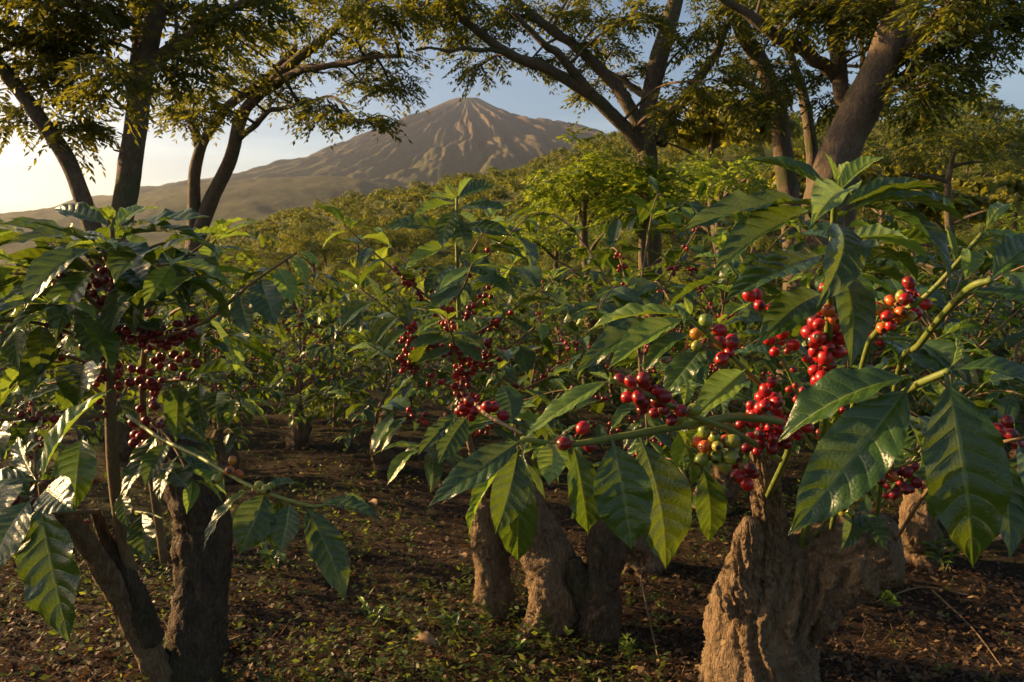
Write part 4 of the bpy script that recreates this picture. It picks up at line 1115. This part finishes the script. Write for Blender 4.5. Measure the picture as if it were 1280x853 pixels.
for (x0, y0, x1, y1, Ya, Yb, dk) in [(141, 400, 20, 330, 1.58, 1.5, 0.4), (141, 420, 262, 300, 1.6, 1.65, 0.4), (140, 440, -30, 400, 1.62, 1.4, 0.5), (139, 470, 30, 450, 1.66, 1.5, 0.5),
                                     (182, 440, 290, 420, 1.8, 1.7, 0.5), (185, 400, 270, 300, 1.78, 1.7, 0.3), (141, 380, 85, 300, 1.56, 1.7, 0.3), (142, 370, 215, 330, 1.55, 1.4, 0.4),
                                     (180, 480, 300, 500, 1.85, 1.75, 0.6), (138, 500, 60, 480, 1.7, 1.75, 0.5), (178, 520, 240, 600, 1.9, 1.7, 0.6), (140, 360, 20, 290, 1.55, 1.7, 0.4),
                                     (141, 350, 230, 300, 1.55, 1.62, 0.4), (140, 350, 120, 310, 1.55, 1.35, 0.5), (140, 380, -40, 340, 1.58, 1.6, 0.5), (141, 390, 250, 345, 1.58, 1.45, 0.5), (140, 430, 60, 380, 1.62, 1.35, 0.5),
                                     (140, 460, -120, 470, 1.66, 1.5, 0.5), (138, 520, -140, 560, 1.72, 1.4, 0.5), (110, 660, -160, 600, 1.8, 1.25, 0.4), (60, 640, -170, 660, 1.3, 1.15, 0.5), (60, 640, -150, 560, 1.35, 1.2, 0.4), (125, 600, -120, 640, 1.8, 1.5, 0.4), (182, 430, 250, 380, 1.8, 1.6, 0.5)]:  # branches ending out of view at left are added to shade the low leaves
    P = smooth_path([np.array(at(x0, y0, Ya)), np.array(at((x0 + x1) / 2, (y0 + y1) / 2 - 14, (Ya + Yb) / 2)), np.array(at(x1, y1, Yb))], 20)
    lv, ch = dress(rg, P, 0.36, 1.0, 0.055, 0.15, 0.08, 0.45, 3, 0.0076, DK, dk + 0.15, 0.045)
    add_branch(L_, P, .0045, .002, lv, ch, MAT['brown_twig'], False, rg, base)

# ------------------------------------------------------------------ coffee plant growing from three old stumps
sb = at(690, 800, 2.46); base = Vector((sb.x, sb.y, gz(sb.x, sb.y)))
C_ = thing('coffee_plant', base, 'tall upright coffee plant resprouting from three old knotted stumps', 'coffee plant', 'coffee plants')
add_stump(C_, base, [([(618, 790, 2.58), (618, 740, 2.58), (612, 690, 2.56), (607, 655, 2.54), (603, 630, 2.53)], [19, 20, 17, 16, 12])], MAT['stump'], 61, k=44, n=70)
add_stump(C_, base, [([(690, 800, 2.46), (694, 755, 2.46), (690, 710, 2.48), (672, 670, 2.5), (655, 630, 2.5), (640, 585, 2.5)], [27, 26, 28, 25, 20, 12]),
                     ([(650, 803, 2.42), (672, 778, 2.43), (690, 745, 2.46)], [10, 16, 20])], MAT['stump'], 67, k=52, n=80)
add_stump(C_, base, [([(752, 822, 2.38), (752, 770, 2.4), (750, 725, 2.42), (758, 690, 2.44), (762, 655, 2.45)], [23, 21, 20, 23, 15]),
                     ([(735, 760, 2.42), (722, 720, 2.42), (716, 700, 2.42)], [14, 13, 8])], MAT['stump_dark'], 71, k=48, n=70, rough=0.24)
rg = np.random.default_rng(35)
stemP = smooth_path(px_path([(612, 660, 2.55), (598, 600, 2.5), (583, 530, 2.45), (577, 460, 2.42), (573, 380, 2.4), (571, 300, 2.4), (571, 246, 2.4)]), 50)
obj('stem', mesh_np('stem', *tube(stemP[:27], np.linspace(.014, .004, 50)[:27], 9), smooth=True, mat=MAT['wood_stem']), C_, loc=-base)
st = obj('shoot', mesh_np('shoot', *tube(stemP[26:], np.linspace(.0135, .004, 50)[26:], 9), smooth=True, mat=MAT['green_stem']), C_, loc=-base)
mid_top = [hero_leaf((571, 250), (532, 246), 18, 2.4, 2.34, H(.7, .8, -.2), True), hero_leaf((571, 250), (622, 232), 24, 2.4, 2.4, H(.7, .8, 0)), hero_leaf((571, 256), (516, 272), 26, 2.4, 2.3, H(.7, .8, -.3), True),
           hero_leaf((571, 262), (552, 312), 28, 2.4, 2.32, H(1, .4, -.2)), hero_leaf((572, 262), (636, 262), 26, 2.4, 2.35, H(.6, .9, .2)), hero_leaf((571, 272), (584, 318), 28, 2.4, 2.33, H(1, .4, .2)),
           hero_leaf((571, 296), (478, 286), 26, 2.4, 2.4, H(.6, .9, -.2)), hero_leaf((571, 305), (505, 338), 28, 2.4, 2.3, H(.7, .8, -.2), True), hero_leaf((577, 408), (570, 456), 36, 2.4, 2.3, H(1, .4, 0), True),
           hero_leaf((571, 285), (640, 296), 28, 2.4, 2.32, H(.7, .8, .2)), hero_leaf((571, 320), (625, 352), 28, 2.4, 2.3, H(.8, .6, .2)), hero_leaf((571, 248), (556, 228), 12, 2.4, 2.4, H(.8, .4, -.3), True),
           hero_leaf((571, 248), (590, 222), 14, 2.4, 2.45, H(.8, .4, .3), True), hero_leaf((571, 330), (530, 372), 28, 2.4, 2.28, H(.8, .6, -.2)), hero_leaf((571, 266), (600, 300), 24, 2.4, 2.5, H(.7, .8, .3))]
for lf in mid_top: put_leaf(st, lf, False, rg)
MID = [(572, 400, 430, 282, 2.4, 2.25, 1), (573, 380, 480, 300, 2.4, 2.5, 1), (572, 350, 660, 270, 2.4, 2.35, 1), (572, 340, 612, 275, 2.4, 2.6, 0), (574, 430, 690, 350, 2.42, 2.5, 1),
       (575, 450, 450, 360, 2.42, 2.3, 1), (577, 470, 680, 400, 2.44, 2.3, 1), (578, 490, 460, 430, 2.45, 2.35, 1), (580, 510, 690, 470, 2.46, 2.55, 1), (582, 530, 440, 500, 2.48, 2.4, 1),
       (574, 400, 640, 330, 2.42, 2.7, 1), (574, 420, 520, 350, 2.42, 2.75, 1), (585, 540, 640, 515, 2.5, 2.2, 1), (588, 560, 520, 560, 2.5, 2.3, 0), (590, 570, 690, 560, 2.5, 2.7, 0),
       (573, 370, 590, 330, 2.4, 2.15, 0), (576, 460, 560, 400, 2.44, 2.1, 1)]
for (x0, y0, x1, y1, Ya, Yb, cc) in MID:
    P = smooth_path([np.array(at(x0, y0, Ya)), np.array(at((x0 + x1) / 2, (y0 + y1) / 2 + 4, (Ya + Yb) / 2)), np.array(at(x1, y1, Yb))], 20)
    lv, ch = dress(rg, P, 0.45, 1.0, 0.07, 0.155, 0.08, 0.55 if cc else 0, 3.6, 0.0088, ('dark', 'dark', 'red'), 0.55, 0.05)
    add_branch(C_, P, .0045, .002, lv, ch, MAT['brown_twig'], True, rg, base)
for (x, y, nn) in [(512, 420, 26), (510, 450, 20), (525, 435, 16), (578, 470, 18), (595, 455, 16), (585, 500, 18), (605, 440, 12)]:
    hero_cluster(st, x, y, 2.4, nn, 7.5, ('dark', 'dark', 'red'), (0, 0, 1), 1.3)
P = smooth_path(px_path([(583, 530, 2.45), (590, 505, 2.0), (610, 520, 1.5), (652, 542, 1.25)]), 20)
bb = add_branch(C_, P, .006, .003, [hero_leaf((585, 520), (548, 580), 38, 2.0, 1.9, H(1, .3, 0)), hero_leaf((575, 515), (522, 570), 24, 2.0, 1.9, H(.8, .4, -.4)), hero_leaf((628, 480), (640, 530), 36, 2.0, 1.9, H(1, .3, .2))], [], MAT['brown_twig'], False, rg, base)
hero_cluster(bb, 588, 512, 1.75, 10, 13, ('red', 'dark')); hero_cluster(bb, 604, 516, 1.6, 5, 14, ('dark', 'red'))

# ------------------------------------------------------------------ coffee plants in the rows behind
def gen_coffee(seed, Ht, nbr, llen, step, cherries, reach=0.55, l0=0.35, f0=0.24):
    rg = np.random.default_rng(seed)
    stem = smooth_path([(0, 0, -0.05), (0.04 * rg.normal(), 0.04 * rg.normal(), Ht * 0.35), (0.05 * rg.normal(), 0.05 * rg.normal(), Ht * 0.7), (0.05 * rg.normal(), 0.05 * rg.normal(), Ht)], 30)
    br = []
    for k in range(nbr):
        f = f0 + (0.98 - f0) * (k + 0.5) / nbr
        s = stem[int(f * 29)]
        a = k * 2.4 + rg.normal(0, 0.3)
        L = reach * (0.45 + 0.75 * math.sin(math.pi * min(1, 1.25 - f))) * (0.75 + 0.5 * rg.random())
        rise = (0.75 if f > 0.7 else 0.35) * L * (0.6 + 0.8 * rg.random())
        d = np.array([math.cos(a), math.sin(a), 0])
        P = smooth_path([s, s + d * L * 0.5 + np.array([0, 0, rise * 0.75]), s + d * L + np.array([0, 0, rise * 0.8 - 0.08])], 14)
        lv, ch = dress(rg, P, l0, 1.0, step, llen, 0.1, 0.6 if cherries and 0.35 < f < 0.85 else 0, 4.2, 0.0085, ('dark', 'dark', 'red'), 0.6, 0.06)
        br.append((P, lv, ch))
    toplv, _ = dress(rg, stem[-6:], 0.2, 1.0, 0.06, llen * 0.9, droop=0.1)
    return stem, br, toplv

def small_stump(parent, seed, w=0.075):
    rg = np.random.default_rng(seed)
    V, F = knotty([(0, 0, -0.1), (0.03, 0.01, 0.06), (-0.04, 0.02, 0.18), (0.02, 0.01, 0.3), (0, 0, 0.42)], [w * 1.25, w * 0.9, w * 0.8, w * 0.6, w * 0.25], 48, 60, seed, 0.3, 0.34)
    return obj('stump', mesh_np('stump', V, F, smooth=True, mat=MAT['stump']), parent)

def make_near(seed, Ht, nbr, cherries=True):
    t = bpy.data.objects.new('coffee_plant', None); COL.objects.link(t)
    rg = np.random.default_rng(seed)
    stem, br, tl = gen_coffee(seed, Ht, nbr, 0.15, 0.075, cherries)
    s = obj('stem', mesh_np('stem', *tube(stem, np.linspace(.018, .004, 30), 7), smooth=True, mat=MAT['wood_stem']), t)
    for lf in tl: put_leaf(s, lf, True, rg)
    for P, lv, ch in br:
        b = obj('branch', mesh_np('branch', *tube(P, np.linspace(.005, .002, len(P)), 5), smooth=True, mat=MAT['brown_twig']), t)
        for lf in lv: put_leaf(b, lf, True, rg)
        for c in ch: put_cherry(b, c, True)
    small_stump(t, seed)
    return t

def copy_tree(o, parent=None):
    c = o.copy(); COL.objects.link(c); c.parent = parent
    for ch in o.children: copy_tree(ch, c)
    return c

def set_plant(t, px, Y, rz, s, label):
    d = ray(px, 426); x = d.x / d.y * Y
    t.location = (x, Y, gz(x, Y) - 0.01); t.rotation_euler[2] = rz; t.scale = (s, s, s)
    tag(t, label, 'coffee plant', 'coffee plants')

near = [make_near(101, 1.15, 17), make_near(102, 1.05, 16, False), make_near(103, 1.22, 18)]
NEAR = [(800, 2.95, 0.4, 0.93, 'leafy coffee plant standing between the three old stumps and the gnarled stump'),
        (478, 4.35, 1.2, 0.74, 'coffee plant on a short dark stump beside the clear earth path'),
        (372, 4.95, 2.6, 0.72, 'coffee plant on a dark stump, second along the clear earth path'),
        (900, 3.7, 3.3, 0.92, 'coffee plant behind the leafy one next to the gnarled stump'),
        (1170, 3.0, 0.9, 0.95, 'coffee plant behind the arm of the gnarled stump'),
        (20, 3.3, 2.0, 0.74, 'coffee plant behind the broken limb'),
        (660, 4.3, 5.0, 0.74, 'coffee plant right behind the three old stumps'),
        (1290, 3.6, 4.0, 1.0, 'coffee plant past the arm of the gnarled stump'),
        (570, 5.4, 0.1, 0.76, 'coffee plant at the far end of the clear earth path'),
        (270, 4.2, 3.9, 0.72, 'coffee plant behind the bushy backlit one'),
        (150, 4.6, 1.9, 0.74, 'coffee plant under the thick V-shaped shade tree'),
        (1060, 4.2, 2.2, 1.0, 'coffee plant in front of the massive leaning trunk')]
used = set()
todo = []
for k, a in enumerate(NEAR):
    i = k % 3
    if i in used: todo.append((copy_tree(near[i]), a))
    else: used.add(i); todo.append((near[i], a))
for t, a in todo: set_plant(t, *a)

def field_proto(seed, Ht):
    rg = np.random.default_rng(seed)
    stem, br, tl = gen_coffee(seed, Ht, 28, 0.15, 0.062, True, 0.62, 0.2, 0.08)
    C, D, N, Lh, Wd = [], [], [], [], []
    allv = list(tl)
    for P, lv, ch in br: allv += lv
    Vs, Fs, o = [], [], 0
    for (b, tp, hint, wid, yg) in allv:
        M = np.array(leaf_M(b, tp, hint, wid))
        # light leaf: two halves folded on the midrib, bent along its length
        q = np.array([(0, 0.03, 0), (-.17, .35, .05), (0, .35, .03), (.17, .35, .05), (-.15, .68, .06), (0, .68, .03), (.15, .68, .06), (0, 1, 0)])
        V = q @ M[:3, :3].T + M[:3, 3]
        F = np.array([(0, 2, 1, 1), (0, 3, 2, 2), (1, 2, 5, 4), (2, 3, 6, 5), (4, 5, 7, 7), (5, 6, 7, 7)])
        Vs.append(V); Fs.append(F + o); o += 8
    V = np.vstack(Vs); F = np.vstack(Fs)
    tri = np.vstack([np.stack([F[:, 0], F[:, 1], F[:, 2]], -1), np.stack([F[:, 0], F[:, 2], F[:, 3]], -1)[F[:, 2] != F[:, 3]]])
    fol = mesh_np('foliage', V, tri, rnd=hash3(tri.min(1) // 8, tri[:, 0] * 0, tri[:, 0] * 0, seed), mat=MAT['field_leaf'])
    parts = [tube(stem, np.linspace(.03, .005, 30), 6)] + [tube(P, np.linspace(.006, .002, len(P)), 4) for P, _, _ in br]
    wood = mesh_np('stem', *join(parts), smooth=True, mat=MAT['wood_stem'])
    bv, bf = [], []
    o = 0
    oc = np.array([(1, 0, 0), (0, 1, 0), (-1, 0, 0), (0, -1, 0), (0, 0, 1), (0, 0, -1)], float)
    of = np.array([(0, 1, 4), (1, 2, 4), (2, 3, 4), (3, 0, 4), (1, 0, 5), (2, 1, 5), (3, 2, 5), (0, 3, 5)])
    for P, lv, ch in br:
        for (p, d, r, k) in ch:
            bv.append(oc * r * 1.15 + p); bf.append(of + o); o += 6
    ber = mesh_np('cherries', np.vstack(bv), np.vstack(bf), smooth=True, mat=MAT['dark'])
    return fol, wood, ber

rg = np.random.default_rng(77)
fps = [field_proto(200 + k, 1.15 + 0.06 * k) for k in range(4)]
taken = [(t.location.x, t.location.y) for t, a in todo] + [(t.location.x, t.location.y) for t in (R_, L_, C_)]
ORD = ['first', 'second', 'third', 'fourth', 'fifth', 'sixth', 'seventh', 'eighth', 'ninth']
MARKS = [(t.location.x, t.location.y, n_) for t, n_ in zip([o for o in COL.objects if o.name.startswith('shade_tree')],
         ['V-shaped', 'two-stemmed', 'forked', 'massive leaning', 'dark twin-stemmed', 'pale slender'])]
def row_label(row, x, y):
    n_ = min(MARKS, key=lambda m_: (m_[0] - x) ** 2 + (m_[1] - y) ** 2)[2]
    return 'coffee plant in the %s row beyond the stumps, closest to the %s shade tree' % (ORD[row], n_)
count = 0
for row in range(9):
    Y = 4.6 + row * 1.1
    half = Y * 0.80 + 1.5
    x = -half + rg.random()
    while x < half:
        yy = Y + rg.normal(0, 0.18)
        pxx = 640 + x / yy * FPX
        clear = (yy < 4.95 and 290 < pxx < 600)
        if not clear and all((x - a) ** 2 + (yy - b) ** 2 > 0.55 for a, b in taken):
            f, w, b = fps[int(rg.integers(4))]
            t = thing('coffee_plant', (x, yy, gz(x, yy) - 0.02), row_label(row, x, yy), 'coffee plant', 'coffee plants in the rows behind')
            s = (0.62 + 0.16 * rg.random()) * (1.0 + 0.08 * float(sstep(560, 760, pxx))); t.scale = (s, s, s); t.rotation_euler[2] = rg.random() * 6.28
            obj('stem', w, t); tag(obj('foliage', f, t), kind='stuff'); tag(obj('cherries', b, t), kind='stuff')
            count += 1
        x += 0.82 + 0.18 * rg.normal()

# ------------------------------------------------------------------ ground cover, litter, fallen leaves
def ground_points(rg, n, x0, x1, y0, y1, dens=None):
    # denser near the viewer's end: uniform in 1/y
    y = 1 / (1 / y1 + (1 / y0 - 1 / y1) * rg.random(n))
    x = (rg.random(n) * 2 - 1) * (y * 0.75 + 0.6)
    if dens is not None:
        k = dens(x, y) > rg.random(n); x, y = x[k], y[k]
    return x, y

rg = np.random.default_rng(5)
# broken dead leaves and straw
x, y = ground_points(rg, 120000, -4, 4, 1.0, 9.0)
z = terrain(x, y) + 0.004 + 0.012 * rg.random(len(x))
k = len(x)
N = np.stack([rg.normal(0, 0.45, k), rg.normal(0, 0.45, k), np.ones(k)], -1); N /= np.linalg.norm(N, axis=1)[:, None]
D = rand_unit(rg, k); D -= N * np.sum(D * N, 1)[:, None]; D /= np.linalg.norm(D, axis=1)[:, None]
straw = rg.random(k) < 0.25
Lh = np.where(straw, 0.015 + 0.04 * rg.random(k), 0.004 + 0.014 * rg.random(k) ** 1.5)
Wd = np.where(straw, 0.0009, Lh * (0.3 + 0.3 * rg.random(k)))
V, F = quads_from(np.stack([x, y, z], -1), D, N, Lh, Wd)
V[1::4, 2] += Wd * rg.random(k) * 0.8; V[3::4, 2] += Wd * rg.random(k) * 0.8
tag(obj('leaf_litter', mesh_np('leaf_litter', V, F, rnd=rg.random(k), mat=MAT['litter'])), 'crumbled brown dead leaves and straw scattered on the soil', 'leaf litter', kind='stuff')

# low weeds: rosettes of small leaves in patches
def patch(x, y):
    P = np.stack([x, y, 0 * x], -1)
    return np.clip(0.3 + 1.6 * fbm(P * 0.9, 3, 44) + 0.25 * (np.abs(x + 0.25 * y) < 0.55) * 0.5 + 0.2 * (y > 3.2), 0.02, 1)
x, y = ground_points(rg, 30000, -4, 4, 1.0, 9.0, patch)
V_, F_, R2, o = [], [], [], 0
nl = 7
k = len(x)
zz = terrain(x, y)
hh = 0.012 + 0.08 * rg.random(k) ** 3
Cs, Ds, Ns, Ls, rs = [], [], [], [], []
tint = rg.random(k)
for j in range(nl):
    a = rg.random(k) * 6.28; f = rg.random(k)
    d = np.stack([np.cos(a), np.sin(a), 0.25 + 0.5 * rg.normal(size=k) * 0.5], -1); d /= np.linalg.norm(d, axis=1)[:, None]
    le = (0.004 + 0.008 * rg.random(k)) * (0.7 + hh * 10)
    c = np.stack([x, y, zz + 0.006 + hh * f], -1) + d * (le * (0.8 + 0.8 * rg.random(k)))[:, None]
    nn = np.cross(np.cross(d, np.array([0, 0, 1.0]) + 0.35 * rg.normal(size=(k, 3))), d); nn /= np.linalg.norm(nn, axis=1)[:, None]
    Cs.append(c); Ds.append(d); Ns.append(nn); Ls.append(le); rs.append(np.clip(0.5 * tint + 0.5 * rg.random(k), 0, 1))
Cs, Ds, Ns, Ls = np.vstack(Cs), np.vstack(Ds), np.vstack(Ns), np.concatenate(Ls)
V, F = quads_from(Cs, Ds, Ns, Ls, Ls * 0.52)
tag(obj('ground_cover', mesh_np('ground_cover', V, F, rnd=np.concatenate(rs), mat=MAT['weed'])), 'low green weeds carpeting the soil between the coffee plants', 'weeds', kind='stuff')

# single fallen leaves and twigs one can pick out
dead = simple_mat('dead_leaf', (0.20, 0.12, 0.055), (0.34, 0.22, 0.11), 0.6, 30)
DEAD = [leaf_mesh('fallen_leaf', 70 + k, 0.12 + 0.05 * k, 0.03, 0.6, 0.8 - 0.7 * k, dead, 12, 6) for k in range(3)]
FALL = [(575, 703, 32, 'pale curled dead leaf lying on the earth beside the old stumps'), (548, 818, 36, 'dry dead leaf in front of the old stumps'),
        (1268, 686, 26, 'orange brown dead leaf on the soil past the gnarled stump'), (470, 640, 22, 'small dead leaf on the clear earth path'),
        (265, 815, 40, 'dead leaf lying against the dark trunk base'), (850, 640, 24, 'brown dead leaf behind the lowest hanging coffee leaves')]
for k, (px, py, lp, lb) in enumerate(FALL):
    d = ray(px, py); Y = -CAM.z / d.z * d.y
    c = at(px, py, Y); g_ = gz(c.x, c.y); L = lp / FPX * Y * 1.2
    a = rg.random() * 6.28
    b = np.array([c.x, c.y, g_ + 0.012]); e = b + np.array([math.cos(a), math.sin(a) * 0.7, 0.1]) * L
    o_ = obj('fallen_leaf', DEAD[k % 3], M=leaf_M(b, e, (0.1, -0.4, 1), L * 0.42)); tag(o_, lb, 'leaf', 'fallen leaves')
TW = [([(1165, 745), (1215, 790), (1250, 842)], 'thin straight dry stick slanting across the soil past the gnarled stump'), ([(800, 760), (812, 800), (822, 825)], 'thin upright dry stalk beside the dark knotted stump'),
      ([(375, 598), (420, 601), (458, 594)], 'pale bare stick lying across the clear earth path'), ([(250, 822), (280, 812), (302, 800)], 'short thick stick at the foot of the dark trunk'),
      ([(1090, 760), (1150, 742), (1210, 752)], 'curved dry twig on the soil past the gnarled stump')]
for k, (pl, lb) in enumerate(TW):
    P = []
    for j, (px, py) in enumerate(pl):
        d = ray(px, py); Y = -CAM.z / d.z * d.y
        c = at(px, py, Y); P.append((c.x, c.y, gz(c.x, c.y) + 0.012 + (0.05 * (2 - j) if k in (1,) else 0)))
    P = smooth_path(P, 12); r = 0.004 if k != 3 else 0.014
    c0 = P[0].copy()
    V, F = tube(P - c0, np.linspace(r, r * 0.5, 12), 6)
    tag(obj('dry_stick', mesh_np('dry_stick', V, F, smooth=True, mat=MAT['brown_twig']), loc=c0), lb, 'stick', 'dry sticks')

# leafy seedlings
def seedling(px, py, hpx, label, seed):
    rg = np.random.default_rng(seed)
    d = ray(px, py); Y = -CAM.z / d.z * d.y; c = at(px, py, Y); b = Vector((c.x, c.y, gz(c.x, c.y)))
    t = thing('seedling', b, label, 'seedling', 'seedlings'); hm = hpx / FPX * Y
    for q in range(3):
        a = rg.random() * 6.28; e = np.array([math.cos(a) * hm * 0.5, math.sin(a) * hm * 0.5, hm * (0.6 + 0.4 * rg.random())])
        P = smooth_path([(0, 0, -0.01), e * 0.5 + np.array([0, 0, hm * 0.1]), e], 8)
        s = obj('stem', mesh_np('stem', *tube(P, np.linspace(.002, .001, 8), 4), smooth=True, mat=MAT['green_stem']), t)
        lv, _ = dress(rg, P, 0.3, 1.0, hm * 0.2, hm * 0.5, droop=0.2, young_end=True)
        for lf in lv: put_leaf(s, lf, True, rg)
for k, a in enumerate([(575, 800, 40, 'small green seedling in front of the first old stump'), (1110, 765, 55, 'small leafy weed beside the gnarled stump'), (650, 820, 22, 'tiny seedling before the leaning old stump'),
                       (790, 830, 30, 'small green seedling by the dark knotted stump'), (470, 780, 34, 'small green seedling on the clear earth path'), (350, 720, 40, 'small green seedling near the dark trunk'), (1180, 720, 44, 'small green weed past the gnarled stump')]):
    seedling(*a, 300 + k)

# ------------------------------------------------------------------ haze
hz, n, l, out = mat_new('haze')
pv = n.new('ShaderNodeVolumePrincipled')
pv.inputs['Color'].default_value = (0.96, 0.95, 0.93, 1)
pv.inputs['Density'].default_value = 0.000075
pv.inputs['Anisotropy'].default_value = 0.8
l.new(pv.outputs[0], out.inputs['Volume'])
bx0, bx1, by0, by1, bz0, bz1 = -9500, 9500, -9500, 9500, -60, 1040
V = np.array([(x, y, z) for z in (bz0, bz1) for y in (by0, by1) for x in (bx0, bx1)], float)
F = np.array([(0, 2, 3, 1), (4, 5, 7, 6), (0, 1, 5, 4), (2, 6, 7, 3), (0, 4, 6, 2), (1, 3, 7, 5)])
haze = obj('haze', mesh_np('haze', V, F, mat=hz))
tag(haze, 'pale golden haze filling the valley air', 'haze', kind='stuff')
